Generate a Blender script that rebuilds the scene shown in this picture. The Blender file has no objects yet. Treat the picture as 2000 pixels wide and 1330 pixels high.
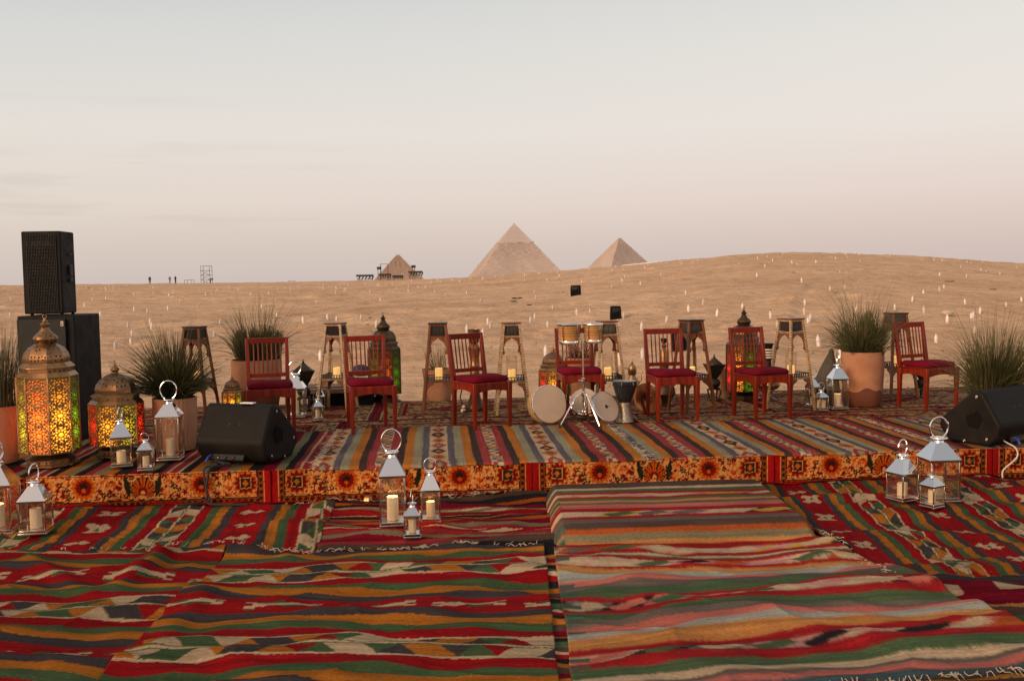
import bpy, math, random
import numpy as np
from mathutils import Vector, Matrix
R = math.radians
rnd = random.Random(7)
scene = bpy.context.scene
COL = scene.collection

# ------------------------------------------------------------------ camera
F = 1944.4                       # focal length in photo pixels (35 mm on 36 mm, 2000 px wide)
EYE = Vector((0.0, 0.0, 1.65))
PITCH, ROLL = R(3.68), R(0.9)
fw = Vector((0, math.cos(PITCH), -math.sin(PITCH)))
rt0 = Vector((1, 0, 0)); up0 = rt0.cross(fw)
rt = rt0 * math.cos(ROLL) - up0 * math.sin(ROLL)
up = up0 * math.cos(ROLL) + rt0 * math.sin(ROLL)
cam_d = bpy.data.cameras.new('camera'); cam = bpy.data.objects.new('camera', cam_d); COL.objects.link(cam)
cam_d.lens = 35; cam_d.sensor_width = 36; cam_d.clip_start = 0.05; cam_d.clip_end = 30000
cam_d.dof.use_dof = True; cam_d.dof.focus_distance = 8.8; cam_d.dof.aperture_fstop = 7.0
m = Matrix((rt, up, -fw)).transposed().to_4x4(); m.translation = EYE
cam.matrix_world = m
scene.camera = cam

# ------------------------------------------------------------------ sky
world = bpy.data.worlds.new('World'); scene.world = world; world.use_nodes = True
wt = world.node_tree; wn = wt.nodes; wl = wt.links
for n in list(wn): wn.remove(n)
def wnode(t, **k):
    n = wn.new(t)
    for a, b in k.items(): setattr(n, a, b)
    return n
SUN_EL, SUN_AZ = 20.0, 226.0     # afterglow low on the left, a little behind the camera (degrees, clockwise from +Y)
tc = wnode('ShaderNodeTexCoord'); sep = wnode('ShaderNodeSeparateXYZ'); wl.new(tc.outputs['Generated'], sep.inputs[0])
def wmath(op, a, b=None):
    n = wnode('ShaderNodeMath', operation=op)
    for i, v in enumerate((a, b)):
        if v is None: continue
        if isinstance(v, (int, float)): n.inputs[i].default_value = v
        else: wl.new(v, n.inputs[i])
    return n.outputs[0]
def ramp(pts, fac, nodes=None, links=None, interp='LINEAR'):
    nodes = nodes or wn; links = links or wl
    n = nodes.new('ShaderNodeValToRGB'); cr = n.color_ramp; cr.interpolation = interp
    while len(cr.elements) < len(pts): cr.elements.new(0.5)
    for e, (p, c) in zip(cr.elements, pts):
        e.position = p; e.color = (*c[:3], 1)
    links.new(fac, n.inputs[0]); return n.outputs[0]
def lin(r, g, b):
    f = lambda c: (c / 12.92 if c <= .04045 else ((c + .055) / 1.055) ** 2.4)
    return tuple(f(v / 255) for v in (r, g, b))
el = wmath('MAXIMUM', sep.outputs[2], 0.0)
sky_r = ramp([(0.0, lin(206, 190, 186)), (.03, lin(214, 196, 190)), (.075, lin(229, 211, 206)), (.14, lin(236, 227, 221)),
              (.22, lin(233, 228, 222)), (.33, lin(218, 217, 216)), (.6, lin(184, 182, 184)), (1.0, lin(160, 161, 168))], el)
sky_l = ramp([(0.0, lin(210, 197, 190)), (.03, lin(216, 203, 194)), (.075, lin(229, 216, 207)), (.14, lin(231, 224, 217)),
              (.22, lin(219, 218, 215)), (.33, lin(194, 198, 203)), (.6, lin(176, 177, 181)), (1.0, lin(160, 161, 168))], el)
az = wmath('ADD', wmath('MULTIPLY', sep.outputs[0], 1.0), 0.42)
mixlr = wnode('ShaderNodeMix', data_type='RGBA'); wl.new(wmath('MINIMUM', wmath('MAXIMUM', az, 0.0), 1.0), mixlr.inputs[0])
wl.new(sky_l, mixlr.inputs[6]); wl.new(sky_r, mixlr.inputs[7])
# the sun has set on the left behind the camera: the western sky is warmer and brighter
sd = Vector((math.sin(R(SUN_AZ)), math.cos(R(SUN_AZ)), 0.05)).normalized()
dot = wnode('ShaderNodeVectorMath', operation='DOT_PRODUCT'); wl.new(tc.outputs['Generated'], dot.inputs[0]); dot.inputs[1].default_value = sd
glow = wmath('POWER', wmath('MAXIMUM', dot.outputs['Value'], 0.0), 3.0)
addg = wnode('ShaderNodeMix', data_type='RGBA'); addg.blend_type = 'ADD'
wl.new(glow, addg.inputs[0]); wl.new(mixlr.outputs[2], addg.inputs[6]); addg.inputs[7].default_value = (1.5, .85, .42, 1)
# thin low cloud streaks
mp = wnode('ShaderNodeMapping'); wl.new(tc.outputs['Generated'], mp.inputs[0]); mp.inputs['Scale'].default_value = (3.6, 3.6, 52)
mp.inputs['Location'].default_value = (1.7, .3, 2.2)
nz = wnode('ShaderNodeTexNoise'); nz.inputs['Scale'].default_value = 1.0; nz.inputs['Detail'].default_value = 6; nz.inputs['Roughness'].default_value = .55
wl.new(mp.outputs[0], nz.inputs['Vector'])
cl = ramp([(0, (0, 0, 0)), (.56, (0, 0, 0)), (.72, (1, 1, 1)), (1, (1, 1, 1))], nz.outputs[0])
clm = ramp([(0, (0, 0, 0)), (.02, (.2, .2, .2)), (.06, (1, 1, 1)), (.13, (.7, .7, .7)), (.2, (0, 0, 0)), (1, (0, 0, 0))], el)
left = wmath('MINIMUM', wmath('MAXIMUM', wmath('MULTIPLY', sep.outputs[0], -2.6), 0.0), 1.0)
cfac = wmath('MULTIPLY', wmath('MULTIPLY', cl, clm), wmath('MULTIPLY', left, .26))
mixc = wnode('ShaderNodeMix', data_type='RGBA'); wl.new(cfac, mixc.inputs[0]); wl.new(addg.outputs[2], mixc.inputs[6])
mixc.inputs[7].default_value = (*lin(176, 166, 166), 1)
bg = wnode('ShaderNodeBackground'); wl.new(mixc.outputs[2], bg.inputs[0]); bg.inputs[1].default_value = 0.985
nish = wnode('ShaderNodeTexSky'); nish.sky_type = 'NISHITA'; nish.sun_disc = False; nish.sun_elevation = R(2.0); nish.sun_rotation = R(SUN_AZ)
bg2 = wnode('ShaderNodeBackground'); wl.new(nish.outputs[0], bg2.inputs[0]); bg2.inputs[1].default_value = 0.05 * .4
adds = wnode('ShaderNodeAddShader'); wl.new(bg.outputs[0], adds.inputs[0]); wl.new(bg2.outputs[0], adds.inputs[1])
wo = wnode('ShaderNodeOutputWorld'); wl.new(adds.outputs[0], wo.inputs[0])

# ------------------------------------------------------------------ sun (soft afterglow)
sun_d = bpy.data.lights.new('sun', 'SUN'); sun = bpy.data.objects.new('sun', sun_d); COL.objects.link(sun)
sun_d.energy = 2.5; sun_d.angle = R(24); sun_d.color = (1.0, .70, .46)
sv = Vector((math.sin(R(SUN_AZ)) * math.cos(R(SUN_EL)), math.cos(R(SUN_AZ)) * math.cos(R(SUN_EL)), math.sin(R(SUN_EL))))
sun.rotation_euler = sv.to_track_quat('Z', 'Y').to_euler()
scene.cycles.transparent_max_bounces = 40
vs = scene.view_settings
vs.view_transform = 'Standard'; vs.look = 'None'; vs.exposure = -0.05; vs.gamma = 1.0; vs.use_curve_mapping = False

# ------------------------------------------------------------------ helpers
def ray(px, py):
    return (fw * F + rt * (px - 1000) - up * (py - 665)).normalized()
def at(px, py, z=0.0):
    d = ray(px, py); return EYE + d * ((z - EYE.z) / d.z)
def atY(px, py, Y):
    d = ray(px, py); return EYE + d * (Y / d.y)
def ppm(p): return F / (p - EYE).dot(fw)

def hsh(ix, iy, seed):
    n = (ix.astype(np.int64) * 374761393 + iy.astype(np.int64) * 668265263 + seed * 974711) & 0xffffffff
    n = ((n ^ (n >> 13)) * 1274126177) & 0xffffffff
    n = n ^ (n >> 16)
    return (n & 0xffffff) / float(0xffffff)
def vn(x, y, seed=0):
    x = np.asarray(x, float); y = np.asarray(y, float)
    ix = np.floor(x); iy = np.floor(y); fx = x - ix; fy = y - iy
    fx = fx * fx * (3 - 2 * fx); fy = fy * fy * (3 - 2 * fy)
    a = hsh(ix, iy, seed); b = hsh(ix + 1, iy, seed); c = hsh(ix, iy + 1, seed); d = hsh(ix + 1, iy + 1, seed)
    return (a + (b - a) * fx) * (1 - fy) + (c + (d - c) * fx) * fy
def fbm(x, y, seed=0, o=4):
    s = 0; a = .5; t = 0
    for i in range(o):
        s = s + a * vn(x * 2 ** i, y * 2 ** i, seed + i * 17); t += a; a *= .5
    return s / t
def sstep(a, b, x):
    t = np.clip((x - a) / (b - a), 0, 1); return t * t * (3 - 2 * t)

class MB:
    """collects simple shapes, builds one mesh object"""
    def __init__(s): s.v = []; s.f = []
    def add(s, vs, fs):
        o = len(s.v); s.v += [tuple(v) for v in vs]; s.f += [tuple(i + o for i in f) for f in fs]; return s
    def box(s, c, size, rot=None):
        x, y, z = (a / 2 for a in size); c = Vector(c)
        vs = [Vector((sx * x, sy * y, sz * z)) for sz in (-1, 1) for sy in (-1, 1) for sx in (-1, 1)]
        if rot is not None: vs = [rot @ v for v in vs]
        return s.add([v + c for v in vs], [(0, 2, 3, 1), (4, 5, 7, 6), (0, 1, 5, 4), (2, 6, 7, 3), (0, 4, 6, 2), (1, 3, 7, 5)])
    def beam(s, p0, p1, w, d=None, w1=None, d1=None, upv=(0, 0, 1)):
        p0 = Vector(p0); p1 = Vector(p1); d = w if d is None else d; w1 = w if w1 is None else w1; d1 = d if d1 is None else d1
        ax = (p1 - p0).normalized(); u = Vector(upv)
        if abs(ax.dot(u)) > .9: u = Vector((0, 1, 0))
        x = u.cross(ax).normalized(); y = ax.cross(x)
        vs = []
        for p, a, b in ((p0, w, d), (p1, w1, d1)):
            vs += [p + x * (sx * a / 2) + y * (sy * b / 2) for sx, sy in ((-1, -1), (1, -1), (1, 1), (-1, 1))]
        return s.add(vs, [(3, 2, 1, 0), (4, 5, 6, 7), (0, 1, 5, 4), (1, 2, 6, 5), (2, 3, 7, 6), (3, 0, 4, 7)])
    def tube(s, pts, r, n=6, closed=False):
        pts = [Vector(p) for p in pts]; k = len(pts); rs = r if isinstance(r, (list, tuple)) else [r] * k
        vs = []; prev = None
        for i, p in enumerate(pts):
            if closed: t = pts[(i + 1) % k] - pts[i - 1]
            else: t = pts[min(i + 1, k - 1)] - pts[max(i - 1, 0)]
            t.normalize()
            if prev is None:
                a = Vector((0, 0, 1)) if abs(t.z) < .9 else Vector((1, 0, 0))
                x = a.cross(t).normalized()
            else: x = (prev - t * prev.dot(t)).normalized()
            prev = x; y = t.cross(x)
            vs += [p + (x * math.cos(2 * math.pi * j / n) + y * math.sin(2 * math.pi * j / n)) * rs[i] for j in range(n)]
        fs = []
        for i in range(k if closed else k - 1):
            a = i * n; b = ((i + 1) % k) * n
            fs += [(a + j, a + (j + 1) % n, b + (j + 1) % n, b + j) for j in range(n)]
        if not closed: fs += [tuple(range(n - 1, -1, -1)), tuple((k - 1) * n + j for j in range(n))]
        return s.add(vs, fs)
    def lathe(s, prof, n=24, c=(0, 0, 0), rot=None, rot0=0.0, wob=None, cap=True):
        c = Vector(c); vs = []; fs = []
        for i, (r, z) in enumerate(prof):
            for j in range(n):
                a = rot0 + 2 * math.pi * j / n
                rr = r * (wob(a, z) if wob else 1)
                v = Vector((rr * math.cos(a), rr * math.sin(a), z))
                vs.append((rot @ v if rot is not None else v) + c)
        for i in range(len(prof) - 1):
            fs += [(i * n + j, i * n + (j + 1) % n, (i + 1) * n + (j + 1) % n, (i + 1) * n + j) for j in range(n)]
        if cap and prof[0][0] > 1e-5: fs.append(tuple(range(n - 1, -1, -1)))
        if cap and prof[-1][0] > 1e-5: fs.append(tuple((len(prof) - 1) * n + j for j in range(n)))
        return s.add(vs, fs)
    def prism(s, poly, axis_fn, a, b):
        """poly: 2D outline; axis_fn(u,v,w)->3D; from w=a to w=b"""
        k = len(poly)
        vs = [axis_fn(u, v, a) for u, v in poly] + [axis_fn(u, v, b) for u, v in poly]
        fs = [tuple(range(k - 1, -1, -1)), tuple(range(k, 2 * k))] + [(i, (i + 1) % k, k + (i + 1) % k, k + i) for i in range(k)]
        return s.add(vs, fs)
    def build(s, name, mat, parent=None, smooth=True, ang=35, bevel=0, seg=2, kind=None):
        me = bpy.data.meshes.new(name); me.from_pydata(s.v, [], s.f); me.update()
        import bmesh
        bm = bmesh.new(); bm.from_mesh(me); bmesh.ops.recalc_face_normals(bm, faces=bm.faces); bm.to_mesh(me); bm.free()
        me.materials.append(mat)
        if smooth:
            me.polygons.foreach_set('use_smooth', [True] * len(me.polygons)); me.set_sharp_from_angle(angle=R(ang))
        o = bpy.data.objects.new(name, me); COL.objects.link(o)
        if parent: o.parent = parent
        if bevel:
            b = o.modifiers.new('bevel', 'BEVEL'); b.width = bevel; b.segments = seg; b.limit_method = 'ANGLE'; b.angle_limit = R(40)
        if kind: o['kind'] = kind
        return o

def np_mesh(name, V, Fq, C=None, mat=None, parent=None, smooth=True, attr='col'):
    V = np.ascontiguousarray(V, np.float32).reshape(-1, 3); Fq = np.ascontiguousarray(Fq, np.int32).reshape(-1, 4)
    me = bpy.data.meshes.new(name)
    me.vertices.add(len(V)); me.vertices.foreach_set('co', V.ravel())
    me.loops.add(Fq.size); me.loops.foreach_set('vertex_index', Fq.ravel())
    me.polygons.add(len(Fq)); me.polygons.foreach_set('loop_start', np.arange(0, Fq.size, 4, dtype=np.int32))
    me.update(calc_edges=True)
    if C is not None:
        a = me.attributes.new(attr, 'FLOAT_COLOR', 'POINT')
        C = np.asarray(C, np.float32).reshape(-1, C.shape[-1])
        if C.shape[1] == 3: C = np.concatenate([C, np.ones((len(C), 1), np.float32)], 1)
        a.data.foreach_set('color', np.ascontiguousarray(C).ravel())
    if smooth: me.polygons.foreach_set('use_smooth', np.ones(len(Fq), dtype=bool))
    if mat: me.materials.append(mat)
    o = bpy.data.objects.new(name, me); COL.objects.link(o)
    if parent: o.parent = parent
    return o
def grid_faces(ny, nx, o=0):
    i = np.arange(ny - 1)[:, None] * nx + np.arange(nx - 1)[None, :] + o
    return np.stack([i, i + 1, i + nx + 1, i + nx], -1).reshape(-1, 4)
def sheet(name, P, C, mat, thick=.005, tdir=(0, 0, -1), parent=None):
    ny, nx = P.shape[:2]
    V = P.reshape(-1, 3); Cc = C.reshape(-1, 3); Fq = grid_faces(ny, nx)
    idx = np.arange(ny * nx).reshape(ny, nx)
    loop = np.concatenate([idx[0, :], idx[1:, -1], idx[-1, -2::-1], idx[-2:0:-1, 0]])
    V2 = V[loop] + np.array(tdir) * thick; C2 = Cc[loop] * .8
    n = len(loop); base = len(V); k = np.arange(n); k2 = (k + 1) % n
    Fb = np.stack([loop[k2], loop[k], base + k, base + k2], -1)
    return np_mesh(name, np.concatenate([V, V2]), np.concatenate([Fq, Fb]), np.concatenate([Cc, C2]), mat, parent)

def tag(o, label, cat, group=None, kind=None):
    if label: o['label'] = label
    if cat: o['category'] = cat
    if group: o['group'] = group
    if kind: o['kind'] = kind
    return o
def thing(name, label, cat, loc=(0, 0, 0), rotz=0.0, group=None):
    o = bpy.data.objects.new(name, None); o.empty_display_size = .1; COL.objects.link(o)
    o.location = loc; o.rotation_euler = (0, 0, rotz); return tag(o, label, cat, group)
def dup(src, parent=None):
    c = src.copy(); COL.objects.link(c)
    if parent: c.parent = parent
    for ch in list(src.children): dup(ch, c)
    return c

# ------------------------------------------------------------------ materials
def newmat(name):
    mt = bpy.data.materials.new(name); mt.use_nodes = True; nt = mt.node_tree
    for n in list(nt.nodes): nt.nodes.remove(n)
    out = nt.nodes.new('ShaderNodeOutputMaterial'); return mt, nt, out
def pmat(name, col, rough=.6, metal=0., var=.18, vs_=7., col2=None, bump=0., bs=60., coat=0., stretch=None, rvar=.12, spec=.5, sub=0., trans=0., rand=0.):
    mt, nt, out = newmat(name); N = nt.nodes; L = nt.links
    p = N.new('ShaderNodeBsdfPrincipled'); L.new(p.outputs[0], out.inputs[0])
    p.inputs['Metallic'].default_value = metal; p.inputs['Specular IOR Level'].default_value = spec
    p.inputs['Coat Weight'].default_value = coat; p.inputs['Coat Roughness'].default_value = .15
    p.inputs['Subsurface Weight'].default_value = sub; p.inputs['Subsurface Radius'].default_value = (.02, .01, .005)
    p.inputs['Transmission Weight'].default_value = trans
    t = N.new('ShaderNodeTexCoord'); v = t.outputs['Object']
    if stretch:
        mp_ = N.new('ShaderNodeMapping'); mp_.inputs['Scale'].default_value = stretch; L.new(v, mp_.inputs[0]); v = mp_.outputs[0]
    nz_ = N.new('ShaderNodeTexNoise'); nz_.inputs['Scale'].default_value = vs_; nz_.inputs['Detail'].default_value = 7; nz_.inputs['Roughness'].default_value = .6
    L.new(v, nz_.inputs['Vector'])
    c1 = tuple(max(0, c * (1 - var)) for c in col); c2 = col2 or tuple(min(1, c * (1 + var)) for c in col)
    colout = ramp([(.3, c1), (.7, c2)], nz_.outputs[0], N, L)
    if rand:
        oi = N.new('ShaderNodeObjectInfo'); r_ = N.new('ShaderNodeMapRange'); L.new(oi.outputs['Random'], r_.inputs[0]); r_.inputs[3].default_value = 1 - rand; r_.inputs[4].default_value = 1 + rand
        vm = N.new('ShaderNodeVectorMath'); vm.operation = 'SCALE'; L.new(colout, vm.inputs[0]); L.new(r_.outputs[0], vm.inputs['Scale']); colout = vm.outputs[0]
    L.new(colout, p.inputs['Base Color'])
    mr = N.new('ShaderNodeMapRange'); L.new(nz_.outputs[0], mr.inputs[0]); mr.inputs[1].default_value = .3; mr.inputs[2].default_value = .7
    mr.inputs[3].default_value = max(.02, rough - rvar); mr.inputs[4].default_value = min(1, rough + rvar); L.new(mr.outputs[0], p.inputs['Roughness'])
    if bump:
        n2 = N.new('ShaderNodeTexNoise'); n2.inputs['Scale'].default_value = bs; n2.inputs['Detail'].default_value = 4; L.new(v, n2.inputs['Vector'])
        b = N.new('ShaderNodeBump'); b.inputs['Strength'].default_value = bump; b.inputs['Distance'].default_value = .01
        L.new(n2.outputs[0], b.inputs['Height']); L.new(b.outputs[0], p.inputs['Normal'])
    return mt

def rugmat(name, wx, wy):
    mt, nt, out = newmat(name); N = nt.nodes; L = nt.links
    p = N.new('ShaderNodeBsdfPrincipled'); L.new(p.outputs[0], out.inputs[0]); p.inputs['Roughness'].default_value = .92
    p.inputs['Specular IOR Level'].default_value = .03
    a = N.new('ShaderNodeAttribute'); a.attribute_name = 'col'
    t = N.new('ShaderNodeTexCoord'); mp_ = N.new('ShaderNodeMapping'); mp_.inputs['Scale'].default_value = (wx, wy, 30); L.new(t.outputs['Object'], mp_.inputs[0])
    nz_ = N.new('ShaderNodeTexNoise'); nz_.inputs['Scale'].default_value = 1; nz_.inputs['Detail'].default_value = 5; L.new(mp_.outputs[0], nz_.inputs['Vector'])
    n3 = N.new('ShaderNodeTexNoise'); n3.inputs['Scale'].default_value = 2.3; n3.inputs['Detail'].default_value = 6; L.new(t.outputs['Object'], n3.inputs['Vector'])
    r1 = ramp([(.25, (.62,) * 3), (.75, (1.25,) * 3)], nz_.outputs[0], N, L); r2 = ramp([(.3, (.8, .8, .8)), (.7, (1.1, 1.08, 1.05))], n3.outputs[0], N, L)
    m1 = N.new('ShaderNodeMix'); m1.data_type = 'RGBA'; m1.blend_type = 'MULTIPLY'; m1.inputs[0].default_value = 1; L.new(a.outputs['Color'], m1.inputs[6]); L.new(r1, m1.inputs[7])
    m2 = N.new('ShaderNodeMix'); m2.data_type = 'RGBA'; m2.blend_type = 'MULTIPLY'; m2.inputs[0].default_value = 1; L.new(m1.outputs[2], m2.inputs[6]); L.new(r2, m2.inputs[7])
    L.new(m2.outputs[2], p.inputs['Base Color'])
    b = N.new('ShaderNodeBump'); b.inputs['Strength'].default_value = .45; b.inputs['Distance'].default_value = .006
    L.new(nz_.outputs[0], b.inputs['Height']); L.new(b.outputs[0], p.inputs['Normal'])
    return mt
RUG_X = rugmat('kilim_wool_ribbed_across', 55, 260)   # stripes run along x
RUG_Y = rugmat('kilim_wool_ribbed_along', 260, 55)
PILE = rugmat('carpet_pile', 160, 160)

def glassmat(name, tint=(.96, .95, .92), refl=1.0):
    mt, nt, out = newmat(name); N = nt.nodes; L = nt.links
    tr = N.new('ShaderNodeBsdfTransparent'); tr.inputs[0].default_value = (*tint, 1)
    gl = N.new('ShaderNodeBsdfGlossy'); gl.inputs['Roughness'].default_value = .03
    lw = N.new('ShaderNodeLayerWeight'); lw.inputs[0].default_value = .5
    nz_ = N.new('ShaderNodeTexNoise'); nz_.inputs['Scale'].default_value = 14
    df = N.new('ShaderNodeBsdfDiffuse'); df.inputs[0].default_value = (.75, .7, .62, 1)
    mx = N.new('ShaderNodeMixShader'); fm = N.new('ShaderNodeMath'); fm.operation = 'MULTIPLY'; fm.inputs[1].default_value = refl
    pw = N.new('ShaderNodeMath'); pw.operation = 'POWER'; pw.inputs[1].default_value = 4.0; L.new(lw.outputs['Facing'], pw.inputs[0])
    p2 = N.new('ShaderNodeMath'); p2.operation = 'MULTIPLY_ADD'; p2.inputs[1].default_value = .75; p2.inputs[2].default_value = .035; L.new(pw.outputs[0], p2.inputs[0]); L.new(p2.outputs[0], fm.inputs[0]); L.new(fm.outputs[0], mx.inputs[0]); L.new(tr.outputs[0], mx.inputs[1]); L.new(gl.outputs[0], mx.inputs[2])
    m2 = N.new('ShaderNodeMixShader'); mr = N.new('ShaderNodeMapRange'); mr.inputs[1].default_value = .4; mr.inputs[2].default_value = .8; mr.inputs[3].default_value = .0; mr.inputs[4].default_value = .035
    L.new(nz_.outputs[0], mr.inputs[0]); L.new(mr.outputs[0], m2.inputs[0]); L.new(mx.outputs[0], m2.inputs[1]); L.new(df.outputs[0], m2.inputs[2])
    L.new(m2.outputs[0], out.inputs[0]); return mt

def emimat(name, col, strength, base=(.8, .7, .55)):
    mt, nt, out = newmat(name); N = nt.nodes; L = nt.links
    p = N.new('ShaderNodeBsdfPrincipled'); L.new(p.outputs[0], out.inputs[0]); p.inputs['Roughness'].default_value = .5
    t = N.new('ShaderNodeTexCoord'); nz_ = N.new('ShaderNodeTexNoise'); nz_.inputs['Scale'].default_value = 9; L.new(t.outputs['Object'], nz_.inputs['Vector'])
    L.new(ramp([(.3, tuple(c * .92 for c in base)), (.7, base)], nz_.outputs[0], N, L), p.inputs['Base Color'])
    p.inputs['Emission Color'].default_value = (*col, 1); p.inputs['Emission Strength'].default_value = strength
    return mt

def panelmat(name, col, tr=.22, metal=(.30, .17, .07)):
    """pierced brass in front of coloured glass lit by the bulb inside; attribute 'col' red channel = opening"""
    mt, nt, out = newmat(name); N = nt.nodes; L = nt.links
    a = N.new('ShaderNodeAttribute'); a.attribute_name = 'col'; sp = N.new('ShaderNodeSeparateColor'); L.new(a.outputs['Color'], sp.inputs[0])
    met = N.new('ShaderNodeBsdfPrincipled'); met.inputs['Metallic'].default_value = .85; met.inputs['Roughness'].default_value = .42
    t = N.new('ShaderNodeTexCoord'); nz_ = N.new('ShaderNodeTexNoise'); nz_.inputs['Scale'].default_value = 18; L.new(t.outputs['Object'], nz_.inputs['Vector'])
    L.new(ramp([(.3, tuple(c * .6 for c in metal)), (.7, metal)], nz_.outputs[0], N, L), met.inputs['Base Color'])
    tl = N.new('ShaderNodeBsdfTranslucent'); tl.inputs[0].default_value = (*col, 1)
    tp = N.new('ShaderNodeBsdfTransparent'); tp.inputs[0].default_value = (*col, 1)
    g = N.new('ShaderNodeMixShader'); g.inputs[0].default_value = tr; L.new(tl.outputs[0], g.inputs[1]); L.new(tp.outputs[0], g.inputs[2])
    mx = N.new('ShaderNodeMixShader'); L.new(sp.outputs[0], mx.inputs[0]); L.new(met.outputs[0], mx.inputs[1]); L.new(g.outputs[0], mx.inputs[2])
    L.new(mx.outputs[0], out.inputs[0]); return mt

def piercedmat(name, col, scale=38, thr=.28):
    mt, nt, out = newmat(name); N = nt.nodes; L = nt.links
    p = N.new('ShaderNodeBsdfPrincipled'); L.new(p.outputs[0], out.inputs[0]); p.inputs['Metallic'].default_value = .85
    t = N.new('ShaderNodeTexCoord'); vo = N.new('ShaderNodeTexVoronoi'); vo.inputs['Scale'].default_value = scale; vo.inputs['Randomness'].default_value = .35; L.new(t.outputs['Object'], vo.inputs['Vector'])
    hole = ramp([(thr - .04, (1, 1, 1)), (thr + .04, (0, 0, 0))], vo.outputs['Distance'], N, L)
    nz_ = N.new('ShaderNodeTexNoise'); nz_.inputs['Scale'].default_value = 12; nz_.inputs['Detail'].default_value = 5; L.new(t.outputs['Object'], nz_.inputs['Vector'])
    base = ramp([(.3, tuple(c * .55 for c in col)), (.7, col)], nz_.outputs[0], N, L)
    mx = N.new('ShaderNodeMix'); mx.data_type = 'RGBA'; L.new(hole, mx.inputs[0]); L.new(base, mx.inputs[6]); mx.inputs[7].default_value = (.012, .008, .005, 1)
    L.new(mx.outputs[2], p.inputs['Base Color']); p.inputs['Roughness'].default_value = .4
    b = N.new('ShaderNodeBump'); b.inputs['Strength'].default_value = .5; b.inputs['Distance'].default_value = .004; b.invert = True
    L.new(hole, b.inputs['Height']); L.new(b.outputs[0], p.inputs['Normal']); return mt

def inlaymat(name):
    """mother-of-pearl strips: pale segments with dark joints along z"""
    mt, nt, out = newmat(name); N = nt.nodes; L = nt.links
    p = N.new('ShaderNodeBsdfPrincipled'); L.new(p.outputs[0], out.inputs[0]); p.inputs['Roughness'].default_value = .3
    t = N.new('ShaderNodeTexCoord'); sp = N.new('ShaderNodeSeparateXYZ'); L.new(t.outputs['Object'], sp.inputs[0])
    m1 = N.new('ShaderNodeMath'); m1.operation = 'MULTIPLY'; m1.inputs[1].default_value = 40; L.new(sp.outputs[2], m1.inputs[0])
    m2 = N.new('ShaderNodeMath'); m2.operation = 'FRACT'; L.new(m1.outputs[0], m2.inputs[0])
    nz_ = N.new('ShaderNodeTexNoise'); nz_.inputs['Scale'].default_value = 30; L.new(t.outputs['Object'], nz_.inputs['Vector'])
    pearl = ramp([(.3, (.27, .15, .06)), (.7, (.50, .35, .19))], nz_.outputs[0], N, L)
    mk = ramp([(0, (1, 1, 1)), (.16, (1, 1, 1)), (.2, (0, 0, 0)), (1, (0, 0, 0))], m2.outputs[0], N, L)
    mx = N.new('ShaderNodeMix'); mx.data_type = 'RGBA'; L.new(mk, mx.inputs[0]); L.new(pearl, mx.inputs[6]); mx.inputs[7].default_value = (.05, .02, .01, 1)
    L.new(mx.outputs[2], p.inputs['Base Color']); return mt

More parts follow.
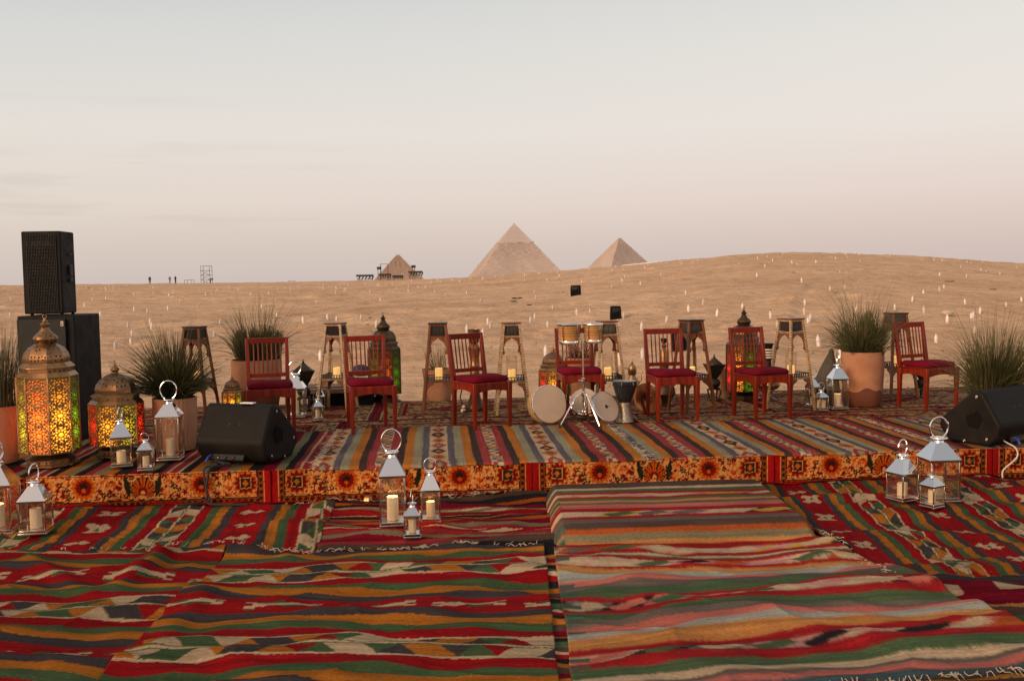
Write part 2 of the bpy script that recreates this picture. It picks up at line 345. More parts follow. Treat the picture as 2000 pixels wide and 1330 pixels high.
M = dict(
    mahog=pmat('mahogany_varnish', (.150, .0125, .003), .36, var=.45, vs_=3, stretch=(14, 14, 1.2), coat=.06, spec=.22, rand=.25, bump=.08, bs=40, rvar=.08),
    cushion=pmat('maroon_velvet_cloth', (.13, .003, .014), .9, rand=.2, var=.25, vs_=12, bump=.15, bs=160, spec=.1),
    black=pmat('black_speaker_coating', (.006, .0052, .005), .7, var=.4, vs_=9, bump=.25, bs=240, spec=.22),
    dust=pmat('dusty_black_plastic', (.007, .006, .0055), .62, var=.5, vs_=4, col2=(.018, .015, .012), bump=.2, bs=200, spec=.14),
    grille=pmat('black_perforated_grille', (.010, .009, .008), .5, metal=.3, var=.4, vs_=60, bump=.5, bs=300),
    cone=pmat('woofer_paper', (.028, .022, .018), .6, var=.2),
    steel=pmat('polished_steel', (.78, .77, .76), .07, metal=1, var=.03, vs_=6, rvar=.03),
    frame=pmat('lantern_steel_frame', (.66, .60, .54), .14, metal=1, var=.06, vs_=10, rvar=.05),
    glass=glassmat('lantern_pane_glass'),
    hglass=glassmat('hurricane_glass', (.97, .96, .93), 1.3),
    wax=pmat('cream_wax', (.74, .60, .44), .55, var=.06, vs_=14, sub=.25),
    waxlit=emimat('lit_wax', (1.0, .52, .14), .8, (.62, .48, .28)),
    flame=emimat('candle_flame', (1.0, .55, .18), 14),
    brass=pmat('aged_brass', (.34, .19, .08), .38, metal=.9, var=.4, vs_=10, bump=.1, bs=60),
    bronze=pmat('dark_bronze', (.10, .06, .035), .42, metal=.8, var=.4, vs_=12, bump=.15, bs=60),
    brassp=piercedmat('pierced_brass', (.33, .18, .085)),
    bronzep=piercedmat('pierced_bronze', (.13, .08, .045), 44),
    blackiron=pmat('blackened_iron', (.02, .016, .014), .5, metal=.5, var=.5, vs_=20, bump=.3, bs=50),
    walnut=pmat('walnut_wood', (.155, .046, .012), .46, spec=.3, var=.35, vs_=4, stretch=(10, 10, 1.5), coat=.15),
    ebony=pmat('dark_turned_wood', (.016, .007, .004), .5, var=.4, vs_=20),
    inlay=inlaymat('pearl_inlay'),
    pearl=pmat('pearl_dots', (.8, .68, .5), .3, var=.1),
    terra=pmat('terracotta', (.40, .175, .09), .85, var=.22, vs_=3.2, col2=(.48, .245, .145), bump=.15, bs=50, spec=.2),
    terrawet=pmat('wet_terracotta', (.13, .038, .016), .7, var=.3, vs_=6, bump=.15, bs=50),
    soil=pmat('soil', (.05, .035, .025), .95, var=.4, vs_=30, bump=.6, bs=60),
    bladeA=pmat('grass_blade_olive', (.060, .062, .018), .6, var=.5, vs_=2.5, col2=(.125, .112, .040), spec=.3),
    bladeB=pmat('grass_blade_dark', (.036, .041, .014), .6, var=.5, vs_=2.5, col2=(.095, .086, .032), spec=.3),
    tuft=pmat('papyrus_green', (.065, .08, .026), .65, var=.5, vs_=6, col2=(.12, .13, .045), spec=.2),
    tuftbrown=pmat('papyrus_brown', (.13, .065, .03), .7, var=.4, vs_=6, spec=.2),
    bottle=pmat('frosted_white_plastic', (.62, .57, .53), .35, rand=.25, var=.05, sub=.0, spec=.4),
    drumskin=pmat('drum_skin', (.46, .34, .245), .45, var=.12, vs_=4),
    pearlrim=pmat('drum_rim_mosaic', (.42, .27, .13), .4, var=.35, vs_=60),
    maple=pmat('maple_staves', (.46, .23, .075), .3, var=.2, vs_=3, stretch=(1, 1, 22), coat=.3),
    chrome=pmat('chrome', (.75, .72, .68), .12, metal=1, var=.05),
    copper=pmat('cymbal_copper', (.42, .15, .055), .3, metal=1, var=.35, vs_=5),
    darkm=pmat('black_lacquer', (.015, .016, .018), .3, var=.3),
    silverm=pmat('hammered_pewter', (.34, .28, .22), .35, metal=.9, var=.35, vs_=50, bump=.35, bs=90),
    woven=pmat('woven_grey_reed', (.11, .09, .065), .85, var=.5, vs_=70, bump=.5, bs=120),
    fabric=pmat('black_cover_cloth', (.006, .0055, .0055), .9, var=.35, vs_=5, bump=.3, bs=40, spec=.1),
    navy=pmat('navy_cloth', (.014, .018, .045), .85, var=.3),
    scaff=pmat('scaffold_steel', (.16, .14, .13), .5, metal=.4, var=.2),
    white=pmat('white_tent_fabric', (.82, .80, .78), .7, var=.05, vs_=.2),
    rubber=pmat('black_rubber', (.012, .012, .012), .7, var=.2),
    whitecable=pmat('white_cable_sheath', (.62, .57, .5), .5, var=.1),
    bluecon=pmat('blue_plug', (.02, .05, .3), .4, var=.1),
    fringe=pmat('cream_fringe', (.44, .36, .27), .9, var=.2, vs_=20),
    plank=pmat('weathered_plank', (.21, .12, .07), .7, var=.3, vs_=3, stretch=(1.5, 14, 14), bump=.2, bs=40),
    stagewood=pmat('stage_boards', (.16, .1, .06), .8, var=.3, vs_=3),
    rock=pmat('pale_limestone_rock', (.5, .39, .27), .9, var=.2, vs_=8, bump=.5, bs=12),
    scrap=pmat('dark_scrap', (.03, .025, .02), .8, var=.3),
    dry=pmat('dry_shrub', (.13, .09, .05), .9, var=.3),
)

# ------------------------------------------------------------------ terrain
RX = np.array([-70, -51, -36, -27, -20.6, -12, -5, 5, 15.4, 22, 28, 34, 41, 51, 70.]) / 100
RZ = np.array([1.7, 1.62, 1.42, 1.36, 1.38, 1.5, 1.66, 2.06, 2.95, 3.35, 3.52, 3.4, 2.95, 2.15, 1.4])
def terr(x, y):
    x = np.asarray(x, float); y = np.asarray(y, float)
    yy = np.maximum(y, 1.0); a = x / yy
    hi = np.interp(a, RX, RZ)
    gl = np.interp(y, [12, 15, 18, 38, 63, 100, 185, 215, 300, 450, 1200], [0, .05, .12, .34, .56, .74, .875, .84, .55, 0, -18])
    gr = np.interp(y, [12, 15, 18, 38, 63, 82, 100, 120, 200, 330, 450, 1200], [0, .03, .08, .30, .63, .87, 1.0, .97, .6, .15, 0, -18])
    w = sstep(-.16, .02, a); hl = np.where(y < 185, hi * 1.0, hi)
    z = (hi * gl) * (1 - w) + (hi * gr) * w
    z = np.where(y > 450, np.interp(y, [450, 1500, 9000], [0, -26, -30]), z)
    rr = np.hypot(x, y)
    far = sstep(60, 300, np.abs(x) - .55 * np.maximum(y, 0)) * 0
    k = sstep(13, 22, y) * (1 - sstep(250, 420, y))
    z = z + k * ((fbm(x * .12, y * .12, 3, 3) - .5) * .42 * np.clip(y / 60, .3, 1) + (fbm(x * .9, y * .7, 8, 4) - .5) * (.10 + .22 * sstep(.4, .7, fbm(x * .06, y * .09, 77, 3))) + (fbm(x * 3.1, y * 2.4, 5, 3) - .5) * .055)
    for (c0, c1, c2, hw_) in ((6.0, .34, .0016, .75), (-9.0, .10, .004, .8), (18.0, -.10, .0015, .7)):
        xc = c0 + c1 * (y - 20) + c2 * (y - 20) ** 2 + np.sin(y * .11) * .6
        for sd_ in (-1, 1): z = z - k * .05 * np.exp(-((x - xc - sd_ * hw_) / .16) ** 2) + k * .025 * np.exp(-((x - xc - sd_ * (hw_ + .3)) / .12) ** 2)
    return np.where(y < 12, -.012, z) - .012 * (y >= 12)
def terr1(x, y): return float(terr(np.array([x]), np.array([y]))[0])
def on_sand(px, py):
    d = ray(px, py); t = 9.0
    while t < 400:
        p = EYE + d * t
        if p.z < terr1(p.x, p.y): break
        t *= 1.01
    return Vector((p.x, p.y, terr1(p.x, p.y)))

def sandmat():
    mt, nt, out = newmat('desert_sand'); N = nt.nodes; L = nt.links
    p = N.new('ShaderNodeBsdfPrincipled'); L.new(p.outputs[0], out.inputs[0]); p.inputs['Roughness'].default_value = .95; p.inputs['Specular IOR Level'].default_value = .1
    t = N.new('ShaderNodeTexCoord'); V = t.outputs['Object']
    def noise(sc, det, rough=.6, st=None):
        v = V
        if st:
            mp_ = N.new('ShaderNodeMapping'); mp_.inputs['Scale'].default_value = st; L.new(V, mp_.inputs[0]); v = mp_.outputs[0]
        n = N.new('ShaderNodeTexNoise'); n.inputs['Scale'].default_value = sc; n.inputs['Detail'].default_value = det; n.inputs['Roughness'].default_value = rough; L.new(v, n.inputs['Vector']); return n.outputs[0]
    big = noise(.16, 6, .62, (.5, 1.4, 1)); mid = noise(1.1, 8, .65); fine = noise(6.5, 7, .72)
    c1 = ramp([(.3, (.54, .345, .205)), (.7, (.72, .495, .315))], big, N, L)
    c2 = ramp([(.3, (.74, .71, .68)), (.55, (1.0, .98, .97)), (.75, (1.12, 1.12, 1.12))], mid, N, L)
    spk = noise(4.2, 9, .78, (.8, 1.3, 1)); c3 = ramp([(.30, (.50, .46, .42)), (.40, (.86, .84, .82)), (.46, (1, 1, 1)), (.8, (1.08, 1.08, 1.08))], spk, N, L)
    vo = N.new('ShaderNodeTexVoronoi'); vo.inputs['Scale'].default_value = 2.2; L.new(V, vo.inputs['Vector'])
    pb = ramp([(.03, (.66, .62, .58)), (.07, (1, 1, 1))], vo.outputs['Distance'], N, L)
    col = c1
    for c in (c2, c3, pb):
        m_ = N.new('ShaderNodeMix'); m_.data_type = 'RGBA'; m_.blend_type = 'MULTIPLY'; m_.inputs[0].default_value = 1; L.new(col, m_.inputs[6]); L.new(c, m_.inputs[7]); col = m_.outputs[2]
    L.new(col, p.inputs['Base Color'])
    dim = noise(3.2, 3, .5, (1, 1.5, 1))
    dimr = ramp([(.30, (0, 0, 0)), (.46, (.75, .75, .75)), (.7, (1, 1, 1))], dim, N, L)
    dm = N.new('ShaderNodeMath'); dm.operation = 'MULTIPLY_ADD'; L.new(dimr, dm.inputs[0]); dm.inputs[1].default_value = .9
    a = N.new('ShaderNodeMath'); a.operation = 'MULTIPLY_ADD'; L.new(mid, a.inputs[0]); a.inputs[1].default_value = 1.6
    b_ = N.new('ShaderNodeMath'); b_.operation = 'MULTIPLY'; L.new(fine, b_.inputs[0]); b_.inputs[1].default_value = 1.1; L.new(b_.outputs[0], dm.inputs[2]); L.new(dm.outputs[0], a.inputs[2])
    b = N.new('ShaderNodeBump'); b.inputs['Strength'].default_value = .85; b.inputs['Distance'].default_value = .075; L.new(a.outputs[0], b.inputs['Height']); L.new(b.outputs[0], p.inputs['Normal'])
    return mt
SAND = sandmat()
def build_ground():
    r = list(np.geomspace(.6, 10, 24)) + list(np.geomspace(10, 140, 430)[1:]) + list(np.geomspace(140, 480, 60)[1:]) + list(np.geomspace(480, 12000, 40)[1:])
    r = np.array(r)
    a = np.concatenate([np.linspace(-.72, .72, 380), np.linspace(.72, 2 * math.pi - .72, 60)[1:]])   # from +Y, closed ring
    A, Rr = np.meshgrid(a, r)
    X = np.sin(A) * Rr; Y = np.cos(A) * Rr
    Z = terr(X, Y)
    V = np.stack([X, Y, Z], -1); ny, nx = X.shape
    # the ring closes on itself (last column equals first)
    V = np.concatenate([V.reshape(-1, 3), [[0, 0, -.012]]]); Fq = grid_faces(ny, nx)
    c = len(V) - 1
    Ft = np.array([[c, j + 1, j, c] for j in range(0)]).reshape(-1, 4)
    o = np_mesh('ground', V[:-1], Fq, None, SAND)
    o['kind'] = 'structure'
    return o
build_ground()

# ------------------------------------------------------------------ stage frame
SA = Vector((-1.74, 7.2, 0)); SE = Vector((1, .0759, 0)).normalized(); SN = Vector((-SE.y, SE.x, 0)); SH = .26
def st(a, b, z=SH): return SA + SE * a + SN * b + Vector((0, 0, z))
mb = MB()
mb.prism([(-5.6, .012), (8.6, .012), (8.6, 4.0), (-5.6, 3.9)], lambda u, v, w: st(u, v, w), .0, SH - .006)
stage = thing('stage_platform', 'low wooden stage covered with carpets and kilims', 'stage')
mb.build('deck', M['stagewood'], stage, bevel=.01)

# ------------------------------------------------------------------ rug patterns
RED = (.205, .006, .008); MUST = (.29, .100, .014); GREEN = (.046, .078, .034); SLATE = (.040, .034, .036); CREAM = (.36, .265, .165); CHAR = (.014, .012, .013)
SAGE = (.135, .122, .068); ROSE = (.20, .022, .026); ORANGE = (.28, .055, .009); LBLUE = (.22, .225, .195); SALMON = (.34, .098, .072); OCHRE = (.33, .145, .042)
BROWN = (.062, .036, .026); BLACK = (.008, .007, .008); MAROON = (.125, .004, .013); YEL = (.33, .22, .03); PINK = (.34, .165, .14); BLUE = (.032, .058, .070); GREY = (.095, .072, .060)
A_ = lambda c: np.array(c, float)
def wobble(s, t, seed, amp=.012):
    j = (vn(s / .011, np.floor(t / .02), seed + 5) - .5) * .006
    return t + (fbm(s * 2.1, t * 2.1, seed, 3) - .5) * amp * 1.5 + (fbm(s * 7, t * 3, seed + 3, 2) - .5) * amp * .55 + j
def weft(C, s, t, seed, k=.30):
    """uneven dye: every few wefts differ a little in tone"""
    a = vn(s * .8, t / .007, seed + 71) - .5; b = vn(s * 3.0, t / .018, seed + 72) - .5; c = fbm(s * 1.3, t * 1.3, seed + 73, 3) - .5
    m = 1 + k * (a * 1.0 + b * .9 + c * .9)
    soft = (vn(s / .05, t / .006, seed + 75) > .93)[..., None]
    return np.where(soft, C * .88 + A_((.03, .021, .013)), C) * m[..., None]
def put(C, mask, c): C[mask] = A_(c)

def stripes(t, seq):
    """seq: list of (end position, colour)"""
    C = np.zeros(t.shape + (3,)); lo = -1e9
    for e, c in seq:
        put(C, (t >= lo) & (t < e), c); lo = e
    put(C, t >= lo, seq[-1][1]); return C

def kilim_star(s, t, P=1.0, star=.13, seed=1, mot='star', off=0.0, dull=1.0):
    tw = wobble(s, t, seed) + off
    y = ((tw + P / 2) % P) - P / 2; d = np.abs(y)
    k = (P / 2 - star) ; w = k * .222
    b = [star, star + w * .72, star + w * 1.5, star + w * 2.25, star + w * 3.2, star + w * 3.36]
    C = stripes(d, [(b[0], RED), (b[1], SLATE), (b[2], MUST), (b[3], GREEN), (b[4], RED), (b[5], CREAM), (9, MUST)])
    # zig-zag band
    q = (d - b[5]) / (P / 2 - b[5]); z = q > 0
    L = .17; sg = np.sign(y); ss = s + (sg > 0) * L * .5
    idx = np.floor(ss / L).astype(int); fr = ss / L - idx
    saw = 1 - np.abs(fr - .5) * 2
    pal = np.array([CREAM, SLATE, MUST, GREEN]); pal2 = np.array([RED, CREAM, GREEN, MUST, SLATE])
    up_ = saw > q
    C = np.where((z & up_)[..., None], pal[idx % 4], C)
    C = np.where((z & ~up_)[..., None], pal2[(np.floor(ss / L + .5).astype(int)) % 5], C)
    put(C, q > .86, GREEN); put(C, q > .93, CREAM)
    # motif in the wide red band
    L2 = .46 if mot == 'hook' else .37; x = (s % L2) - L2 / 2 + (vn(np.floor(s / L2), 0 * s, seed) - .5) * .04
    yy = y / star
    if mot == 'star':
        ax = np.abs(x); ay = np.abs(y)
        xs0 = x * .11 / min(.11, star); ys0 = y * .11 / min(.11, star); ax = ax * .11 / min(.11, star); ay = ay * .11 / min(.11, star) ; x = ax; y = ay
        pp = (xs0 + ys0) * .7071; qq = (xs0 - ys0) * .7071; cr = ((np.abs(pp) < .092) & (np.abs(qq) < .020 + .14 * np.abs(pp))) | ((np.abs(qq) < .092) & (np.abs(pp) < .020 + .14 * np.abs(qq))) | (ax + ay < .055)
        put(C, (d < star * .9) & cr, CREAM); put(C, (ax / .028 + ay / .016) < 1, GREEN)
    else:
        xs = np.round(x / .008) * .008; cv = y - .026 * np.clip(xs / .07, -1, 1)
        put(C, (np.abs(x) < .115) & (np.abs(cv + .036 * np.sign(x)) < .019 * (1 - np.abs(x) / .16)), GREEN); put(C, (np.abs(x) < .14) & (np.abs(cv) < .021), CREAM)
        put(C, (np.abs(np.abs(xs) - .150) < .030) & (np.abs(np.abs(cv) - .026) < .014), CREAM); put(C, (np.abs(np.abs(xs) - .15) < .02) & (np.abs(cv - .045 * np.sign(x)) < .008), GREEN)
    return weft(C, s, t, seed) * dull

def kilim_steps(s, t, seed=4, off=0.0):
    """stage kilims: chain, red, charcoal, mustard, sage, slate, stepped cream"""
    P = .86; tw = wobble(s, t, seed, .006) + off
    y = ((tw + P / 2) % P) - P / 2; d = np.abs(y)
    C = stripes(d, [(.034, CREAM), (.038, CHAR), (.042, CREAM), (.105, ROSE), (.165, CHAR), (.232, MUST), (.300, SAGE), (.355, SLATE), (.360, CREAM), (9, CREAM)])
    idx = np.floor(s / .075).astype(int); pal = np.array([CREAM, SLATE, SAGE, MUST, CREAM, ROSE])
    ch = d < .034
    sub = (np.floor((y + .034) / .034).astype(int) + idx)
    C = np.where(ch[..., None], pal[sub % 6], C)
    q = P / 2 - d; cm = q < .068
    st_ = np.floor(s / .022) * .022; tri = np.abs(((st_ / .26) % 1) - .5) * 2
    i2 = np.floor(st_ / .26 + .5).astype(int) % 3
    inside = cm & (q < .066 * tri)
    C = np.where(inside[..., None], np.array([ROSE, MUST, CHAR])[i2], C)
    C = np.where((cm & (q < .066 * (tri - .55)))[..., None], np.array([SAGE, ROSE, MUST])[i2], C)
    C = np.where((np.abs(C - A_(SLATE)).sum(-1) < 1e-6)[..., None], A_((.062, .066, .080)), C); C = np.where((np.abs(C - A_(SAGE)).sum(-1) < 1e-6)[..., None], A_((.19, .18, .115)), C)
    return weft(C * .84 + A_((.022, .011, .007)), s, t, seed, .24)

def motif_row(C, mask, s, q, seed, pal, L=.17):
    """q in 0..1 across the row; chained stepped lozenges of changing colours"""
    ww = .75 + vn(np.floor(s / L), 0 * s, seed) * .5
    s2 = s + (np.floor(q * 6) / 6) * .10 + (vn(s * 1.3, q * 0, seed + 3) - .5) * .25
    idx = np.floor(s2 / L).astype(int); h = hsh(idx, idx * 0 + 7, seed); k = (h * len(pal)).astype(int) % len(pal)
    cc = np.array(pal)[k]; fr = s2 / L - idx
    loz = np.abs(fr - .5) * 2 < (1 - np.abs(q - .5) * 1.5)
    k2 = (hsh(idx, idx * 0 + 3, seed + 9) * len(pal)).astype(int) % len(pal)
    cc = np.where(loz[..., None], np.array(pal)[k2], cc)
    return np.where(mask[..., None], cc, C)

def oriental(u, v, W, H, seed):
    """maroon carpet with beige floral borders; u across 0..W, v 0..H"""
    n1 = fbm(u * 26, v * 26, seed, 3); n2 = fbm(u * 60, v * 60, seed + 4, 2); n3 = vn(u * 38, v * 38, seed + 9)
    flo = np.zeros(u.shape + (3,)) + A_((.085, .042, .018))
    put(flo, n1 > .44, (.24, .14, .062)); put(flo, n2 > .57, (.38, .26, .145)); put(flo, (n3 > .78), (.085, .006, .008)); put(flo, (n1 < .36), (.022, .012, .008))
    e = np.minimum(np.minimum(u, W - u), np.minimum(v, H - v)) + (vn(u * 9, v * 9, seed + 2) - .5) * .008
    C = flo.copy(); 
    x = (u - W / 2) / (W / 2); y = (v - H / 2) / (H / 2)
    ang = np.arctan2(y, x); sc = 1 + .10 * np.cos(ang * 16)
    field = e > .30
    dia = (np.abs(x) * .95 + np.abs(y) * .95)
    put(C, field & (dia * sc > .98) & (e > .32), MAROON)
    put(C, field & (dia * sc < .50) & (dia * sc > .27), MAROON)
    put(C, field & (dia * sc < .16), MAROON)
    C = np.where((field & (n2 > .66))[..., None], A_((.19, .105, .045)), C)
    for a, b, c in ((-1, .035, MAROON), (.035, .05, (.05, .022, .010)), (.05, .058, CREAM), (.20, .208, CREAM), (.208, .25, (.06, .022, .012)), (.25, .258, (.24, .16, .08)), (.258, .30, MAROON)):
        put(C, (e >= a) & (e < b), c)
    st2 = (e > .208) & (e < .25) & (np.sin((u + v) * 120) > .3); put(C, st2, (.2, .1, .04))
    return C

# ------------------------------------------------------------------ rugs on the ground
RID = (at(318, 1098), at(232, 1165))
def wr(x, y):
    z = .024 * sstep(.35, .8, fbm(x * 1.1 + 3, y * 2.2, 21, 3)) + .034 * sstep(.42, .78, fbm(x * 1.5 + y * .8, y * 4.2 - x * .9, 33, 2)) + .020 * sstep(.3, .8, fbm(x * 2.6 - y * 1.2, y * 7.5 + x, 34, 2)) + .008 * fbm(x * 6, y * 11, 40, 2) + .012 * (1 - np.abs(2 * fbm(x * .9 + y * .5, y * 2.6 - x * .5, 47, 2) - 1)) ** 7 + .010 * (1 - np.abs(2 * fbm(x * 1.7 - y * .8, y * 3.4 + x * .4, 48, 2) - 1)) ** 8
    for (a, b, h, w) in ((RID[0], RID[1], .055, .07), (at(60, 1112), at(180, 1180), .03, .06), (at(400, 1185), at(300, 1290), .025, .08), (at(620, 1040), at(560, 1098), .02, .05)):
        d = np.array([b.x - a.x, b.y - a.y]); l2 = (d ** 2).sum()
        t = np.clip(((x - a.x) * d[0] + (y - a.y) * d[1]) / l2, 0, 1)
        dist = np.hypot(x - a.x - t * d[0], y - a.y - t * d[1])
        z = z + h * np.exp(-(dist / w) ** 2) * (1 - .4 * t)
    return z
def wr1(p): return float(wr(np.array([p.x]), np.array([p.y]))[0])
def quad(c, nx, ny):
    """c: near-left, near-right, far-right, far-left -> X, Y, U, V"""
    u = np.linspace(0, 1, nx)[None, :, None]; v = np.linspace(0, 1, ny)[:, None, None]
    p = [np.array((q[0], q[1])) for q in c]
    P = (p[0] * (1 - u) + p[1] * u) * (1 - v) + (p[3] * (1 - u) + p[2] * u) * v
    return P[..., 0], P[..., 1]
def edge_jit(X, Y, seed, amp=.012):
    return X + (fbm(X * 3, Y * 3, seed, 3) - .5) * amp * 2, Y + (fbm(X * 3, Y * 3, seed + 50, 3) - .5) * amp * 2
def ground_rug(label, c, res, z0, colf, mat, seed, name='kilim', group='kilims spread on the sand before the stage'):
    w = max((Vector(c[1][:2]) - Vector(c[0][:2])).length, (Vector(c[2][:2]) - Vector(c[3][:2])).length)
    h = (Vector(c[3][:2]) - Vector(c[0][:2])).length
    X, Y = quad(c, int(w / res[0]) + 2, int(h / res[1]) + 2)
    X, Y = edge_jit(X, Y, seed)
    C = colf(X, Y)
    Z = wr(X, Y) + z0
    o = sheet(name, np.stack([X, Y, Z], -1), C, mat, thick=.008 + z0)
    tag(o, label, 'rug', group); return o
def pl(*a): return [(p.x, p.y) for p in (at(*q) for q in a)]

def fringe(name, pts, n, length, parent, zf, seed, spread=.6, out=None, rad=.0018):
    """loose strands along a polyline; out = main direction away from the rug"""
    r_ = random.Random(seed); b = MB(); pts = [Vector(p) for p in pts]
    seg = [(pts[i + 1] - pts[i]).length for i in range(len(pts) - 1)]; tot = sum(seg)
    for k in range(n):
        d = r_.random() * tot; i = 0
        while d > seg[i] and i < len(seg) - 1: d -= seg[i]; i += 1
        p = pts[i].lerp(pts[i + 1], d / seg[i]); p = Vector((p.x, p.y, 0))
        a = math.atan2(out[1], out[0]) + r_.uniform(-spread, spread); l = length * r_.uniform(.4, 1.25); cv = r_.uniform(-1.6, 1.6)
        q = []
        for j in range(6):
            q.append(Vector((p.x, p.y, zf(p.x, p.y) + .006 + .006 * math.sin(j * 1.3 + k)))); p = p + Vector((math.cos(a), math.sin(a), 0)) * l / 5; a += cv / 5 + r_.uniform(-.35, .35)
        b.tube(q, [rad, rad, rad, rad * .9, rad * .8, rad * .5], 4)
    return b.build(name, M['fringe'], parent, kind='stuff')
zg = lambda x, y: float(wr(np.array([x]), np.array([y]))[0]) + .02

# upper left rug: stripes run towards the stage
c = [(-4.7, 5.86), (-1.20, 5.80), (-1.30, 7.23), (-4.9, 6.98)]
rugA = ground_rug('red kilim with cream stars and stripes running toward the stage, left below the floral edge', c, (.008, .011), .010,
           lambda X, Y: kilim_star(Y, X + .12 * (Y - 5.8), P=.98, star=.125, seed=2, mot='star', off=1.70), RUG_Y, 2)
# upper middle rug
def colB(X, Y):
    t = wobble(X, 7.25 - Y, 12, .012)
    seq = [(.10, BROWN), (.16, CHAR), (.20, ORANGE), (.25, CHAR), (.33, MAROON), (.38, SAGE), (.45, RED), (.50, MAROON), (.55, CHAR), (.60, MUST), (.66, ROSE), (.70, CHAR), (.76, ORANGE), (.83, MAROON),
           (.89, SAGE), (.93, ROSE), (1.0, RED), (1.05, ROSE), (1.10, SAGE), (1.18, MAROON), (1.26, ROSE), (1.34, BROWN), (1.40, CHAR), (9, CHAR)]
    C = stripes(t, seq)
    for a, b, sd in ((.33, .38, 5), (.93, 1.0, 6), (.45, .50, 8)):
        q = (t - a) / (b - a); s = X + .3 * q
        mk = (q > 0) & (q < 1) & (((s / .36) % 1) < .55) & (np.abs(q - .5 - .2 * np.sin(s * 9)) < .3); put(C, mk, CREAM)
    return weft(C, X, Y, 12)
c = [(-1.18, 5.70), (.26, 5.66), (.24, 7.30), (-1.34, 7.19)]
rugB = ground_rug('dark kilim with thin brown, sage and maroon stripes under the middle lantern trio', c, (.011, .007), .006, colB, RUG_X, 5)
# narrow strip between the two front rugs
def colS(X, Y):
    t = wobble(X, Y, 61, .01); P = .5; y = t % P
    return stripes(y, [(.06, BROWN), (.12, MUST), (.17, CHAR), (.21, RED), (.24, CREAM), (.28, BROWN), (.34, GREEN), (.40, CHAR), (.44, MUST), (9, MAROON)]) * 1.7
c = [(-.3, 3.0), (1.1, 3.0), (1.1, 5.78), (-.3, 5.8)]
ground_rug('brown striped kilim showing only as a narrow strip between the two front rugs', c, (.02, .008), .001, colS, RUG_X, 7)
# front left and front middle rugs
c = [(-4.6, 3.0), (-1.60, 3.0), (-1.715, 5.83), (-4.8, 5.9)]
rugC = ground_rug('kilim with a raised fold and faded stripes in the front left corner', c, (.010, .007), .014,
           lambda X, Y: kilim_star(X, Y + .05 * X, P=1.10, star=.115, seed=9, mot='hook', off=.25, dull=.92), RUG_X, 9)
c = [(-1.72, 3.0), (.165, 3.0), (.172, 5.80), (-1.70, 5.83)]
rugD = ground_rug('front middle kilim with bright red bands, cream hooks and zigzag rows', c, (.008, .006), .021,
           lambda X, Y: kilim_star(X, Y, P=1.13, star=.112, seed=11, mot='hook', off=-4.80), RUG_X, 11)
fringe('fringe', [(-4.7, 5.9, 0), (-1.72, 5.84, 0)], 60, .07, rugC, zg, 4, 1.3, (0.2, 1))
fringe('fringe', [(-1.70, 5.83, 0), (.15, 5.80, 0)], 70, .07, rugD, zg, 5, 1.4, (0.2, 1))
# right rug
c = [(1.98, 5.06), (5.2, 5.36), (5.3, 7.72), (1.78, 7.46)]
rugE = ground_rug('kilim with green, ochre and red stripes under the right lantern trio', c, (.008, .011), .008,
           lambda X, Y: kilim_star(Y, X - .03 * (Y - 5), P=.75, star=.085, seed=14, mot='star', off=-2.76, dull=.85), RUG_Y, 14)
fringe('fringe', [(1.90, 6.1, 0), (1.98, 5.06, 0)], 42, .06, rugE, zg, 6, .8, (-1, -.1))
def colF(X, Y):
    t = wobble(X, Y - .12 * X, 71, .02); P = .74; y = (t + .1) % P
    C = stripes(y, [(.10, OCHRE), (.22, MAROON), (.30, CREAM), (.36, MAROON), (.46, SLATE), (.54, OCHRE), (.62, GREEN), (9, BROWN)])
    mk = (y > .22) & (y < .30) & (((X / .4) % 1) > .55); put(C, mk, MAROON); return weft(C, X, Y, 17) * .8
c = [(1.6, 3.2), (5.2, 3.4), (5.2, 5.42), (1.6, 5.16)]
ground_rug('worn ochre and maroon kilim lying under the others in the front right corner', c, (.012, .009), .003, colF, RUG_X, 16)

# the runner that comes down over the step
STEP_H = .125
prof = [(7.10, STEP_H + .004), (5.93, STEP_H + .006), (5.87, STEP_H - .006), (5.842, STEP_H - .035), (5.815, .05), (5.785, .012), (5.72, .002), (3.80, 0.)]
pl_len = [0]
for a, b in zip(prof, prof[1:]): pl_len.append(pl_len[-1] + math.hypot(a[0] - b[0], a[1] - b[1]))
TT = pl_len[-1]
def t_of(y):
    if y < 1030: Y = F * (1.62 - STEP_H) / (y - 535.5); return max(0.0, 7.135 - Y)
    if y < 1074: return pl_len[2] + (y - 1030) / 43 * (pl_len[5] - pl_len[2])
    Y = F * 1.60 / (y - 535.5); return pl_len[6] + (5.755 - Y)
rowsR = [(953, BROWN), (957, CREAM), (962, GREEN), (966, RED), (971, 'm'), (974, RED), (978, GREEN), (982, OCHRE), (986, GREY), (993, SALMON), (1000, RED), (1008, 'm'), (1013, RED), (1020, GREY), (1028, BROWN),
         (1043, ORANGE), (1060, SAGE), (1073, OCHRE), (1078, RED), (1086, 'm'), (1091, RED), (1094, CREAM), (1096, GREEN), (1100, RED), (1110, 'm'), (1114, RED), (1121, OCHRE), (1130, LBLUE), (1138, SALMON), (1147, GREY),
         (1162, GREEN), (1167, RED), (1180, 'm'), (1188, RED), (1200, GREEN), (1209, GREY), (1222, SALMON), (1232, LBLUE), (1246, OCHRE), (1256, RED), (1270, 'm'), (1283, RED), (1300, GREEN), (1312, CREAM), (1321, GREY), (1334, SALMON), (1345, BLUE), (1400, BLUE)]
